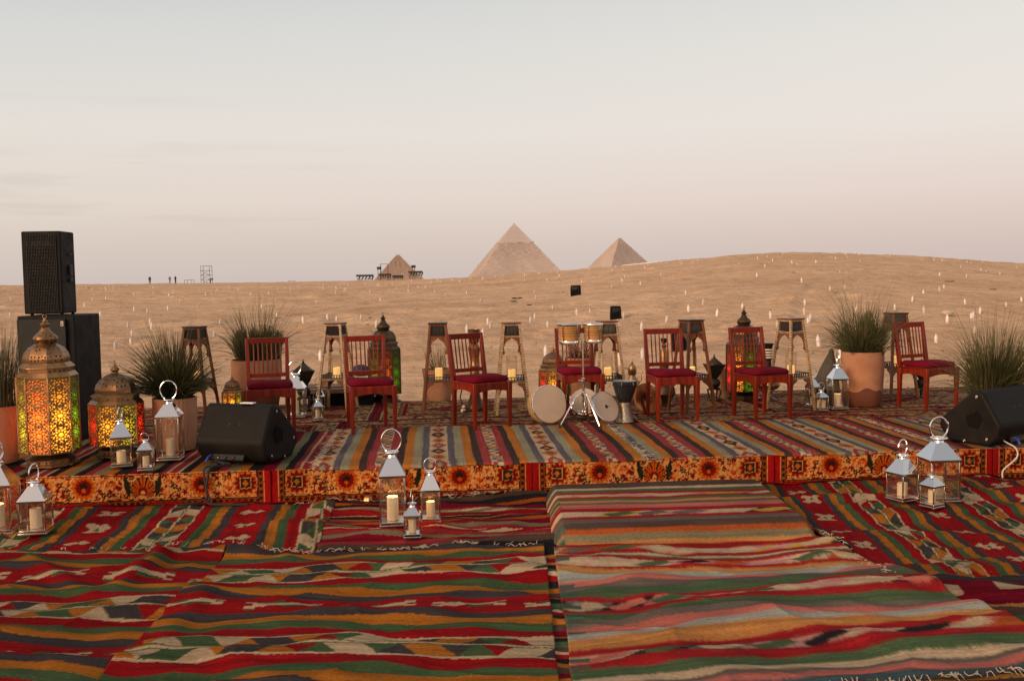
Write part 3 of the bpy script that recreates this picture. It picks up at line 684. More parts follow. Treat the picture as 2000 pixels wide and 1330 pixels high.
def colR(s, t):
    C = np.zeros(s.shape + (3,)); tw = wobble(s, t, 91, .012); lo = -9.
    palm = [CREAM, CREAM, CREAM, PINK, PINK, BLACK, CREAM, ORANGE, YEL, SALMON, CREAM, PINK, GREEN, GREY]
    for i, (y, c_) in enumerate(rowsR):
        hi = t_of(y); mk = (tw >= lo) & (tw < hi)
        if c_ == 'm': C = motif_row(C, mk, s + i * 3.7, np.clip((tw - lo) / max(1e-3, hi - lo), 0, .999), 100 + i, palm, .24)
        else:
            put(C, mk, c_)
        lo = hi
    put(C, tw >= lo, BLUE)
    # loose left selvedge: green and blue ends of the weft
    ed = s < .07 + .02 * vn(t * 3, t * 0, 5)
    return np.where((ed & (vn(np.floor(t / .045), t * 0, 77) > .62))[..., None], A_(GREEN) * .6 + A_(BLUE) * .4, C)
def build_runner():
    ns, ntt = 300, int(TT / .007)
    u = np.linspace(0, 1, ns)[None, :]; t = np.linspace(0, TT, ntt)[:, None]
    Yp = np.interp(t[:, 0], pl_len, [p[0] for p in prof])[:, None]; Zp = np.interp(t[:, 0], pl_len, [p[1] for p in prof])[:, None]
    g = np.clip((7.1 - Yp) / 3.3, 0, 1)
    xl = .225 + .0 * g; xr = 1.82 + np.clip((5.85 - Yp) / 1.9, 0, 1) * .50 + .03 * g
    X = xl + (xr - xl) * u; Y = Yp + .05 * (X - .2) + .13 * g ** 2 * (X - 2.0) + 0 * u
    X = X + (fbm(X * 2, Y * 2, 55, 3) - .5) * .03
    S = (X - xl) * 1.0
    onstep = sstep(5.72, 5.87, Yp)
    edge = np.minimum(X - xl, xr - X)
    Z = Zp + .014 + (wr(X, Y) + .012) * (1 - onstep) + onstep * ((fbm(X * 3, Y * 5, 66, 3)) * .014 - .10 * np.maximum(0, 1 - edge / .07) ** 1.5)
    C0 = colR(S + 0 * t, t + 0 * u); C1 = C0.copy()
    for d_, w_ in ((1, .2), (-1, .2), (2, .12), (-2, .12)): C1 = C1 * (1 - w_) + np.roll(C0, d_, 0) * w_
    C = weft(C1, S + 0 * t, t + 0 * u, 19) * 1.15 + .006
    o = sheet('kilim', np.stack([X, Y, Z], -1), C, RUG_X, thick=.02)
    tag(o, 'long multicoloured runner draped over the step and spread to the front right', 'rug', 'kilims spread on the sand before the stage')
    fringe('fringe', [(.3, 3.60, 0), (1.3, 3.77, 0), (2.3, 3.95, 0)], 70, .07, o, zg, 8, .5, (0, -1))
build_runner()
b = MB(); b.box((1.02, 6.52, STEP_H / 2 - .003), (1.46, 1.17, STEP_H), Matrix.Rotation(R(2.8), 3, 'Z'))
tag(b.build('step_block', M['stagewood'], bevel=.02), 'low step block hidden under the draped runner', 'step')

# ------------------------------------------------------------------ floral carpets hanging over the stage front
CR2 = (.55, .245, .072); DR = (.135, .006, .005); OR = (.44, .062, .005); DG = (.018, .017, .008); OB = (.38, .085, .009); BD = (.026, .009, .005)
SKR = (.27, .006, .006)
def skirt_col(u, v, L, H, seed):
    C = np.zeros(u.shape + (3,)) + A_(SKR)
    ju = u + (vn(u * 60, v * 60, seed) - .5) * .006; jv = v + (vn(u * 60 + 9, v * 60, seed + 1) - .5) * .006
    m0 = .048; e = np.minimum(np.minimum(ju - m0, L - m0 - ju), jv - .028)
    p = np.where((jv - .028) <= np.minimum(ju - m0, L - m0 - ju), ju, jv)
    put(C, (e > 0) & (e < .005), CR2); put(C, (e >= .005) & (e < .042), (.19, .032, .006))
    cell = np.abs(((p / .045) % 1) - .5); ec = (e - .024) / .018
    put(C, (np.abs(ec) < .75 - cell * 1.5) & (e > 0), BD); put(C, (np.abs(ec) < .2) & (cell > .38) & (e > 0), (.3, .1, .02))
    put(C, (e >= .042) & (e < .052), BD); put(C, (e >= .052) & (e < .056), CR2); put(C, (e >= .056) & (e < .060), (.2, .03, .007))
    F_ = e >= .060
    base = np.zeros(u.shape + (3,)) + A_(CR2)
    # scattered leaves and small flowers on a jittered grid
    for sc, off, pal, rr in ((.046, 0, [DR, OR, DR, BD, OR, DR, DG], .43), (.030, 5, [OR, DG, DR, OR, DR], .30)):
        gx = np.floor(ju / sc); gy = np.floor(jv / sc)
        best = np.zeros(u.shape, bool)
        for dx in (-1, 0, 1):
            for dy in (-1, 0, 1):
                cx = gx + dx; cy = gy + dy
                ox = (cx + .5 + (hsh(cx, cy, seed + off) - .5) * .7) * sc; oy = (cy + .5 + (hsh(cx, cy, seed + off + 1) - .5) * .7) * sc
                an = hsh(cx, cy, seed + off + 2) * 6.28; X_ = ju - ox; Y_ = jv - oy
                a = X_ * np.cos(an) + Y_ * np.sin(an); b_ = -X_ * np.sin(an) + Y_ * np.cos(an)
                el_ = .55 + .4 * hsh(cx, cy, seed + off + 3)
                pet = 1 + .28 * np.cos(np.arctan2(b_, a) * 5)
                mk = (a ** 2 + (b_ / el_) ** 2) < (sc * rr * pet) ** 2
                k = (hsh(cx, cy, seed + off + 4) * len(pal)).astype(int) % len(pal)
                base = np.where(mk[..., None], np.array(pal)[k], base)
                mk2 = (a ** 2 + b_ ** 2) < (sc * .12) ** 2
                base = np.where(mk2[..., None], np.array([CR2, OR, DR])[k % 3], base)
    # big palmettes
    D = .415; half = L / 2; k0 = np.round((ju - half) / D); x = ju - half - k0 * D; mid = (.088 + H) / 2; y = jv - mid; hh = (H - .088) / 2 * 1.06
    fan = (k0.astype(int) % 2) == 0
    rr_ = np.hypot(x, y + hh * .55); an = np.arctan2(x, y + hh * .55)
    lim = hh * 1.38 * (1 - .28 * np.abs(an) / 1.2) * (1 + .05 * np.cos(an * 18))
    base = np.where((fan & (rr_ < lim * 1.10) & (np.abs(an) < 2.2))[..., None], A_(CR2), base)
    inf = fan & (rr_ < lim) & (np.abs(an) < 2.1)
    side = (np.abs(np.abs(x) - hh * 1.15 - .2 * (y)) < hh * .23 * np.clip(1 - np.abs(y - .005) / (hh * .85), 0, 1) ** .5)
    base = np.where((fan & side & (np.abs(y) < hh * .85))[..., None], A_(DG), base)
    base = np.where((inf)[..., None], A_(BD), base)
    base = np.where((inf & (rr_ < lim * .95) & (np.cos(an * 11) > -.75))[..., None], A_(OB) * .85, base)
    base = np.where((inf & (rr_ < lim * .72) & (np.cos(an * 11) > -.6))[..., None], A_(OR), base)
    base = np.where((inf & (rr_ < lim * .9) & (np.cos(an * 11) > .88))[..., None], A_(DR), base)
    base = np.where((inf & (rr_ < lim * .36))[..., None], A_(DR), base)
    base = np.where((inf & (rr_ < lim * .18))[..., None], A_(CR2), base)
    rb = np.hypot(x, y); ab = np.arctan2(y, x); lb = hh * (.9 + .1 * np.cos(ab * 14))
    inb = (~fan) & (rb < lb)
    base = np.where(((~fan) & (rb < lb * 1.14))[..., None], A_(CR2), base)
    base = np.where(inb[..., None], A_(OB), base); base = np.where((inb & (rb < lb * .86) & (np.cos(ab * 14) < .55))[..., None], A_(OR), base)
    base = np.where((inb & (rb < lb * .66))[..., None], A_(DR), base); base = np.where((inb & (np.hypot(x, (y - .01) * 1.2) < hh * .3))[..., None], A_(BD), base)
    base = np.where((inb & (np.hypot(x, y + .02) < hh * .16))[..., None], A_(OR), base)
    # corner sunflowers with a square heart
    for cu in (m0 + .06 + .075, L - m0 - .06 - .075):
        x = ju - cu; rb = np.hypot(x, y); ab = np.arctan2(y, x); lb = hh * (.92 + .12 * np.cos(ab * 12)); ib = rb < lb
        base = np.where((rb < lb * 1.12)[..., None], A_(CR2), base)
        base = np.where(ib[..., None], A_(OB), base); base = np.where((ib & (rb < lb * .82))[..., None], A_(DR), base)
        sq = np.maximum(np.abs(x), np.abs(y)); base = np.where((sq < hh * .42)[..., None], A_(CR2), base); base = np.where((sq < hh * .37)[..., None], A_(DG), base); base = np.where((np.abs(x) + np.abs(y) < hh * .25)[..., None], A_(OB), base)
    return np.where(F_[..., None], base, C)
def st_a(px): # stage coordinate along the front for a photo column
    d = ray(px, 940); n = SN
    t = (SA - EYE).dot(n) / d.dot(n); p = EYE + d * t
    return (p - SA).dot(SE)
seams = [st_a(530) - 3.66, st_a(530) - 1.83, st_a(530), st_a(1040), st_a(1511), st_a(1937), st_a(1937) + 1.8]
sk_lab = ['floral red carpet hanging on the stage front at the far left edge of the photo', 'floral carpet edge on the stage front below the big lit lantern', 'floral carpet edge on the stage front behind the middle lantern trio',
          'floral carpet edge on the stage front just above the step', 'floral carpet edge on the stage front left of and behind the right lanterns', 'floral carpet edge on the stage front at the far right under the white cable']
for i in range(6):
    a0, a1 = seams[i] + .002, seams[i + 1] - .002; L = a1 - a0; H = SH + .008
    nu = int(L / .0055); nv = int((H + .05) / .0055)
    u = np.linspace(0, L, nu)[None, :] + np.zeros((nv, 1)); w = np.linspace(-.05, H, nv)[:, None] + np.zeros((1, nu))
    v = np.clip(w, 0, H)
    bul = (fbm((u + a0) * 2.2, v * 4, 120 + i, 3) - .5) * .02 + .010 * sstep(.12, 0, v) + .004
    b_ = -np.abs(bul) - .004 - np.where(w < 0, -w * .9, 0) - .010 * sstep(.07, 0.0, np.minimum(u, L - u)) * (i % 2)
    zz = np.where(w < 0, .036 + (fbm((u + a0) * 4, v, 9, 2)) * .01, np.maximum(v, .036))
    ax = np.array(SE); nx_ = np.array(SN); o0 = np.array(SA)
    P = o0 + ax * (u + a0)[..., None] + nx_ * b_[..., None]; P[..., 2] = zz
    P[..., 2] = np.where(w < 0, np.maximum(P[..., 2], wr(P[..., 0], P[..., 1]) + .018), P[..., 2])
    C = skirt_col(u, v, L, H, 31 + 0 * i); C = np.where((w < 0)[..., None], A_(SKR), C)
    o = sheet('floral_carpet', P, C, PILE, thick=.006, tdir=tuple(SN))
    tag(o, sk_lab[i], 'carpet', 'floral carpets hung along the stage front')
    # folded strip that lies on the deck
    nb = 30; ub = np.linspace(0, L, 160)[None, :] + np.zeros((nb, 1)); bb = np.linspace(-.012, .30, nb)[:, None] + np.zeros((1, 160))
    P2 = o0 + ax * (ub + a0)[..., None] + nx_ * bb[..., None]; P2[..., 2] = SH + .003
    C2 = np.zeros(P2.shape) + A_(SKR); C2 = np.where((bb > .03)[..., None] & (fbm(ub * 30, bb * 30, 3, 2) > .5)[..., None], A_(CR2), C2)
    sheet('top_fold', P2, C2, PILE, thick=.003, parent=o)
    if i in (2, 3):
        fringe('fringe', [tuple(st(a0 + .1, -.06)), tuple(st(a1 - .1, -.06))], 60, .09, o, zg, 40 + i, 1.2, (-.3, -1), .0018)

# ------------------------------------------------------------------ kilims along the stage edge
zs0 = lambda x, y: SH + .022
def stage_rug(label, a0, a1, b0, b1, res, z0, colf, mat, seed, name='kilim', cat='rug', group='striped kilims along the stage edge', skew=0., hang=.02, far_skew=0.):
    nu = int((a1 - a0) / res[0]) + 2; nv = int((b1 - b0) / res[1]) + 2
    u = np.linspace(a0, a1, nu)[None, :] + np.zeros((nv, 1)); v = np.linspace(b0, b1, nv)[:, None] + far_skew * (u - a0)
    uu = u + skew * (v - b0)
    uu2 = uu + (fbm(uu * 3, v * 3, seed, 3) - .5) * .02; vv = v + (fbm(uu * 3, v * 3, seed + 40, 3) - .5) * .03
    ax = np.array(SE); nx_ = np.array(SN); o0 = np.array(SA)
    P = o0 + ax * uu2[..., None] + nx_ * vv[..., None]
    w = .010 * sstep(.45, .8, fbm(P[..., 0] * 1.4, P[..., 1] * 3, 88, 3)) + .004 * fbm(P[..., 0] * 6, P[..., 1] * 6, 90, 2)
    P[..., 2] = SH + z0 + w * (0.3 + .7 * sstep(0, .15, vv)) - np.where(vv < 0.0, (-vv) * 1.0, 0)
    o = sheet(name, P, colf(uu, v), mat, thick=.004)
    tag(o, label, cat, group); return o
def kl(off, seed, k=1.0):
    return lambda a, b: kilim_steps(b - .0 * a, a, seed, off) * k
e1, e2, e3 = st_a(610), st_a(1262), st_a(1845)
def colT1(a, b):
    t = wobble(b, a, 44, .008); P = .95; y = t % P
    C = stripes(y, [(.07, SAGE), (.13, CHAR), (.17, ROSE), (.19, CREAM), (.25, ROSE), (.27, CREAM), (.34, CHAR), (.40, MUST), (.47, SAGE), (.54, CHAR), (.60, ROSE), (.68, SAGE), (.75, MUST), (.85, CHAR), (9, MAROON)])
    return C
T1 = stage_rug('dark striped kilim on the stage under the lit lanterns and left wedge monitor', e1 - 4.2, e1 + .16, .004, 1.75, (.010, .02), .010, colT1, RUG_Y, 44, hang=0)
T2 = stage_rug('kilim with orange, charcoal and rose stripes on the stage edge in front of the drums', e1, e2, -.018, 1.80, (.009, .016), .018, kl(.10, 45, 1.3), RUG_Y, 45, skew=.0)
T3 = stage_rug('kilim with slanting orange and rose stripes on the stage edge between drums and right lanterns', e2 - .04, e3, -.012, 1.74, (.009, .016), .013, kl(.33, 46, 1.25), RUG_Y, 46, skew=.0)
T4 = stage_rug('kilim with rose and ochre stripes on the stage under the right wedge monitor', e3 - .05, e3 + 2.6, .0, 1.68, (.010, .02), .008, kl(.0, 47, 1.05), RUG_Y, 47)
fringe('fringe', [tuple(st(e1 + .05, .0)), tuple(st(e1 + .05, 1.76))], 60, .10, T2, zs0, 51, 1.3, (-1, .2))
fringe('fringe', [tuple(st(e2 - .02, .0)), tuple(st(e2 - .02, 1.7))], 60, .10, T2, zs0, 52, 1.3, (1, .2))
fringe('fringe', [tuple(st(e3, .0)), tuple(st(e3, 1.66))], 60, .06, T3, zs0, 53, .9, (1, .2))
# oriental carpets at the back of the stage
def ori(label, a0, a1, b0, b1, seed, z0):
    return stage_rug(label, a0, a1, b0, b1, (.011, .011), z0, lambda a, b: oriental(a - a0, b - b0, a1 - a0, b1 - b0, seed), PILE, seed, 'oriental_carpet', 'carpet', 'oriental carpets at the back of the stage')
ori('beige and maroon oriental carpet under the first chairs, front row left', -2.6, .28, 1.25, 2.42, 3, .004)
ori('beige and maroon oriental carpet under the drum set, front row middle', .30, 3.0, 1.25, 2.40, 4, .0045)
ori('beige and maroon oriental carpet under the right chairs, front row right', 3.02, 6.6, 1.2, 2.42, 6, .004)
ori('oriental carpet under the left wooden stands, back row left', -4.0, .55, 2.36, 3.82, 7, .009)
ori('oriental carpet with fringed end under the brown stand, back row middle left', .57, 2.55, 2.36, 3.86, 8, .0095)
ori('oriental carpet behind the bongos, back row middle right', 2.57, 4.5, 2.34, 3.9, 9, .009)
ori('oriental carpet under the big terracotta pot, back row right', 4.52, 7.4, 2.30, 3.94, 10, .0095)
SZ = SH + .028     # top of the rugs on the stage
SZB = SH + .020    # top of the carpets further back

# ------------------------------------------------------------------ chairs
def make_chair(label):
    t = thing('dining_chair', label, 'chair', group='mahogany chairs in a row on the stage')
    w, d, sh = .190, .19, .405
    for s_ in (-1, 1):
        MB().beam((s_ * w, -d, 0), (s_ * w, -d, sh + .012), .026, .026, .044, .044).build('leg', M['mahog'], t, bevel=.004)
    for s_ in (-1, 1):
        b = MB(); x0, x1 = s_ * .172, s_ * .178
        b.beam((x0, d - .0, 0), (x0, d - .01, sh), .030, .034, .038, .042); b.beam((x0, d - .01, sh), (x1, d + .062, .845), .036, .042, .030, .026)
        b.build('back_post', M['mahog'], t, bevel=.004)
    def apron(p, q, nrm):
        b = MB(); n = 9; pts = []
        for i in range(n):
            f = i / (n - 1); pts.append((f, sh - .078 + .022 * math.sin(f * math.pi)))
        poly = pts + [(1, sh), (0, sh)]
        p = Vector(p); q = Vector(q); nrm = Vector(nrm)
        b.prism(poly, lambda u, v, w_: Vector((p.x + (q.x - p.x) * u, p.y + (q.y - p.y) * u, v)) + nrm * w_, -.011, .011)
        b.build('apron', M['mahog'], t, bevel=.003)
    apron((-w + .02, -d, 0), (w - .02, -d, 0), (0, 1, 0)); apron((-.16, d - .008, 0), (.16, d - .008, 0), (0, 1, 0))
    apron((-w, -d + .02, 0), (-.174, d - .02, 0), (1, 0, 0)); apron((w, -d + .02, 0), (.174, d - .02, 0), (1, 0, 0))
    b = MB(); b.box((0, -.012, sh + .004), (.40, .37, .018)); b.build('seat', M['mahog'], t, bevel=.005)
    # cushion: softly domed pad
    b = MB(); n = 14; vs = []; 
    for lay, (zz, sc) in enumerate(((sh + .014, .96), (sh + .024, 1.0), (sh + .048, 1.0), (sh + .062, .95))):
        for j in range(40):
            a = 2 * math.pi * j / 40; cx, sx = math.cos(a), math.sin(a); k = 1 / (abs(cx) ** 8 + abs(sx) ** 8) ** (1 / 8)
            vs.append((cx * k * .196 * sc, sx * k * .178 * sc - .02, zz + .004 * math.sin(3 * a + 1)))
    fs = [(l * 40 + j, l * 40 + (j + 1) % 40, (l + 1) * 40 + (j + 1) % 40, (l + 1) * 40 + j) for l in range(3) for j in range(40)]
    vs.append((0, -.02, sh + .070)); fs += [(120 + j, 120 + (j + 1) % 40, 160) for j in range(40)]; fs.append(tuple(range(39, -1, -1)))
    b.add(vs, fs); b.build('cushion', M['cushion'], t, ang=60)
    yb = lambda z: d - .01 + .072 * (z - sh) / .44
    b = MB(); b.beam((-.165, yb(.82), .818), (.165, yb(.82), .818), .020, .052); b.build('top_rail', M['mahog'], t, bevel=.004)
    b = MB(); b.beam((-.165, yb(.505), .505), (.165, yb(.505), .505), .018, .036); b.build('lower_rail', M['mahog'], t, bevel=.003)
    for i in range(7):
        x = -.120 + .040 * i
        b = MB(); k = [(x, yb(z), z) for z in (.520, .58, .66, .74, .796)]
        b.tube(k, [.0055, .0065, .0072, .0062, .0055], 8); b.build('spindle', M['mahog'], t)
    return t
def foot(px, py): return at(px, py, SZB)
ch_spec = [  # label, front-left foot or None, front-right foot, angle
    ('mahogany chair with maroon cushion behind the left wedge monitor', None, (574, 849), 17),
    ('bright red lit mahogany chair in front of the dark lantern, second from left', (691, 848), (771, 843), None),
    ('mahogany chair turned to the right in front of the tall brass vase', (929, 840), (995, 832), None),
    ('mahogany chair behind the bongos and the frame drum', (1103, 817), None, 8),
    ('mahogany chair beside the leaning copper cymbal', (1287, 825), (1361, 822), None),
    ('mahogany chair in front of the red and yellow lantern on the right', (1478, 822), (1541, 817), None),
    ('dark mahogany chair at the far right between the potted grasses', (1810, 803), None, 22)]
proto = None
for lab, fl, fr, ang in ch_spec:
    if fl and fr:
        p, q = foot(*fl), foot(*fr); d = (q - p); d.z = 0; ang = math.atan2(d.y, d.x); mid_ = (p + q) / 2
    else:
        ang = R(ang); d = Vector((math.cos(ang), math.sin(ang), 0))
        mid_ = foot(*fl) + d * .185 if fl else foot(*fr) - d * .185
    n = Vector((-math.sin(ang), math.cos(ang), 0))
    o = make_chair(lab) if proto is None else dup(proto)
    proto = proto or o
    o['label'] = lab; o.location = mid_ + n * .19; o.location.z = SZB; o.rotation_euler.z = ang

# ------------------------------------------------------------------ arabesque candle stands
def make_stand(label, inlaid):
    t = thing('candle_stand', label, 'stand', group='tall carved candle stands')
    wood = M['walnut']; edge = M['inlay'] if inlaid else M['walnut']
    H = .90; hw = lambda z: .165 - (.165 - .076) * z / H
    b = MB(); b.box((0, 0, H + .008), (.192, .192, .014)); b.build('top_board', M['ebony'] if not inlaid else M['walnut'], t, bevel=.003)
    for sx in (-1, 1):
        for sy in (-1, 1):
            MB().beam((sx * hw(0), sy * hw(0), 0), (sx * hw(H), sy * hw(H), H), .027, .027, .023, .023).build('leg', edge, t, bevel=.002)
    for k in range(4):
        rot = Matrix.Rotation(k * math.pi / 2, 3, 'Z')
        fn = lambda u, v, w_: rot @ Vector((u, -hw(v) + w_, v))
        # turned-wood lattice box
        bars = MB()
        for i in range(9):
            x = (-.056 + .014 * i); bars.tube([rot @ Vector((x, -hw(.79) + .004, .79)), rot @ Vector((x * .97, -hw(.835) + .004, .835)), rot @ Vector((x * .95, -hw(.885) + .004, .885))], [.004, .0062, .004], 5)
        for z in (.80, .822, .845, .868):
            bars.tube([rot @ Vector((-hw(z) + .012, -hw(z) + .004, z)), rot @ Vector((hw(z) - .012, -hw(z) + .004, z))], .0032, 5)
        bars.build('lattice', M['ebony'], t)
        bk = MB(); bk.prism([(-hw(.79) + .012, .79), (hw(.79) - .012, .79), (hw(.885) - .012, .885), (-hw(.885) + .012, .885)], fn, .012, .016); bk.build('lattice_back', M['ebony'], t)
        for z in (.776, .890):
            fr = MB(); fr.beam(rot @ Vector((-hw(z) + .008, -hw(z) + .002, z)), rot @ Vector((hw(z) - .008, -hw(z) + .002, z)), .016, .016)
            fr.build('rail', edge, t, bevel=.002)
        # upper arch: two mirrored scalloped brackets
        z0, z1 = .60, .768
        for sx in (-1, 1):
            out = []
            for i in range(15):
                f = i / 14; zz = z0 + (z1 - .022 - z0) * f
                wv = hw(zz) - .012
                if f > .45: inner = (wv - .006) * math.sqrt(max(0, 1 - ((f - .45) / .56) ** 2))
                else: inner = (wv - .006) * (.74 + .26 * math.sin(f / .45 * math.pi / 2)) + .014 * max(0, .12 - f) / .12
                inner = max(.001, inner - .004 * abs(math.sin(f * math.pi * 4)))
                out.append((inner, zz))
            poly = [(sx * hw(z0) - sx * .008, z0)] + [(sx * a, z) for a, z in out] + [(0.0005 * sx, z1), (sx * (hw(z1) - .008), z1)]
            a = MB(); a.prism(poly, fn, -.002, .012); o = a.build('arch_bracket', wood, t)
            dots = MB()
            for i, (a_, z) in enumerate(out[2:]):
                c_ = fn(sx * (a_ + .005), z, -.004); dots.lathe([(0.0001, -.002), (.0034, 0), (.0001, .002)], 5, c_)
            dots.build('pearl_inlay', M['pearl'], o)
        # lower brackets below the shelf
        z0, z1 = .205, .318
        for sx in (-1, 1):
            out = []
            for i in range(9):
                f = i / 8; zz = z0 + (z1 - .016 - z0) * f; wv = hw(zz) - .008
                out.append((wv - .006 - .075 * f ** 2.6 - .006 * abs(math.sin(f * 9)), zz))
            poly = [(sx * (hw(z0) - .006), z0)] + [(sx * a, z) for a, z in out] + [(sx * .05, z1), (sx * (hw(z1) - .006), z1)]
            a = MB(); a.prism(poly, fn, -.002, .010); a.build('lower_bracket', wood, t)
        g = MB(); zz = .372
        g.beam(rot @ Vector((-hw(zz) + .01, -hw(zz) + .004, zz)), rot @ Vector((hw(zz) - .01, -hw(zz) + .004, zz)), .008, .008)
        for i in range(8):
            x = -.105 + .03 * i; g.beam(rot @ Vector((x, -hw(.33) + .006, .33)), rot @ Vector((x, -hw(zz) + .004, zz)), .008, .006)
        g.build('railing', M['ebony'], t)
        s2 = MB(); s2.beam(rot @ Vector((-hw(.326) + .006, -hw(.326) + .001, .326)), rot @ Vector((hw(.326) - .006, -hw(.326) + .001, .326)), .014, .016); s2.build('shelf_edge', edge, t)
    b = MB(); b.box((0, 0, .330), (hw(.33) * 2 - .02, hw(.33) * 2 - .02, .012)); b.build('shelf', M['ebony'], t)
    return t

def make_candle(r, h, lit, label, group, name='pillar_candle', flame=False):
    t = thing(name, label, 'candle', group=group)
    n = 20; b = MB()
    prof = [(r * .96, 0), (r, .004), (r, h * .5), (r * .995, h - .006), (r * .95, h), (r * .80, h - .003), (r * .5, h - .012), (.0001, h - .014)]
    sl = rnd.uniform(-.16, .16) if lit else rnd.uniform(-.05, .05)
    vs0 = len(b.v); b.lathe(prof, n)
    b.v = [(x, y, z + (sl * x * (z / h) ** 3)) for x, y, z in b.v]
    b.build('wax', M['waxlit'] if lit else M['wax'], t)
    w = MB(); w.tube([(0, 0, h - .014), (.001, 0, h + .006)], .0014, 5); w.build('wick', M['rubber'], t)
    if flame:
        f = MB(); f.lathe([(.0001, h + .002), (.004, h + .010), (.0045, h + .016), (.002, h + .028), (.0001, h + .036)], 8); f.build('flame', M['flame'], t)
    return t
def lamp(loc, power, col=(1.0, .52, .2), rad=.025, parent=None):  # hidden point lamp: burning candles, bulbs, and fill added over unlit candles
    l = bpy.data.lights.new('candle_or_fill_light', 'POINT'); l.energy = power; l.color = col; l.shadow_soft_size = rad
    o = bpy.data.objects.new('candle_or_fill_light', l); COL.objects.link(o); o.location = loc; o.visible_camera = False; o.visible_glossy = False
    if parent: o.parent = parent
    return o
stand_short = ['dark brown stand behind the spiky grass', 'inlaid stand left of the second chair', 'brown stand before the small grass pot', 'inlaid stand left of the frame drum', 'inlaid stand behind the bongos', 'brown stand behind the cymbal chair', 'inlaid stand left of the big pot', 'dark stand right of the big pot']
stand_spec = [(380, 637, False, -8, 'dark brown candle stand rising behind the spiky grass at the left'), (655, 630, True, -10, 'pearl inlaid candle stand left of the second chair'),
              (855, 630, False, 2, 'plain brown candle stand in front of the small thin grass pot'), (998, 629, True, 4, 'pearl inlaid candle stand left of the frame drum'),
              (1186, 626, True, 8, 'pearl inlaid candle stand behind the bongos'), (1350, 624, False, 24, 'brown candle stand behind the chair by the copper cymbal'),
              (1545, 621, True, 28, 'pearl inlaid candle stand left of the big terracotta pot'), (1748, 619, False, 14, 'dark candle stand right behind the big terracotta pot')]
hproto = None; protos = {}
for (px, py, inl, rot, lab), short in zip(stand_spec, stand_short):
    p = at(px, py, SZB + .916); p.z = SZB
    if px == 1748: p = at(px, 775, SZB)
    o = make_stand(lab, inl) if inl not in protos else dup(protos[inl]); protos.setdefault(inl, o)
    o['label'] = lab; o.location = p; o.rotation_euler.z = R(rot)
    c = make_candle(.0375, rnd.choice((.10, .11, .105)), True, 'glowing candle on the shelf of the ' + short, 'glowing candles on the stands')
    c.location = p + Vector((0, 0, .337)); c.rotation_euler.z = rnd.uniform(0, 6)
    if hproto is None:
        h_ = MB(); h_.lathe([(.0001, 0), (.050, 0), (.053, .004), (.052, .12), (.054, .245), (.0515, .245), (.0495, .12), (.050, .007), (.0001, .006)], 28)
        hproto = h_.build('hurricane_glass', M['hglass']); h = hproto
    else: h = dup(hproto)
    tag(h, 'clear glass cylinder on the ' + short, 'glass holder', 'hurricane glasses on the stands')
    h.location = p + Vector((0, 0, .3365)); c.location.z += .006
    lamp(p + Vector((0, 0, .337 + .15)), .35)

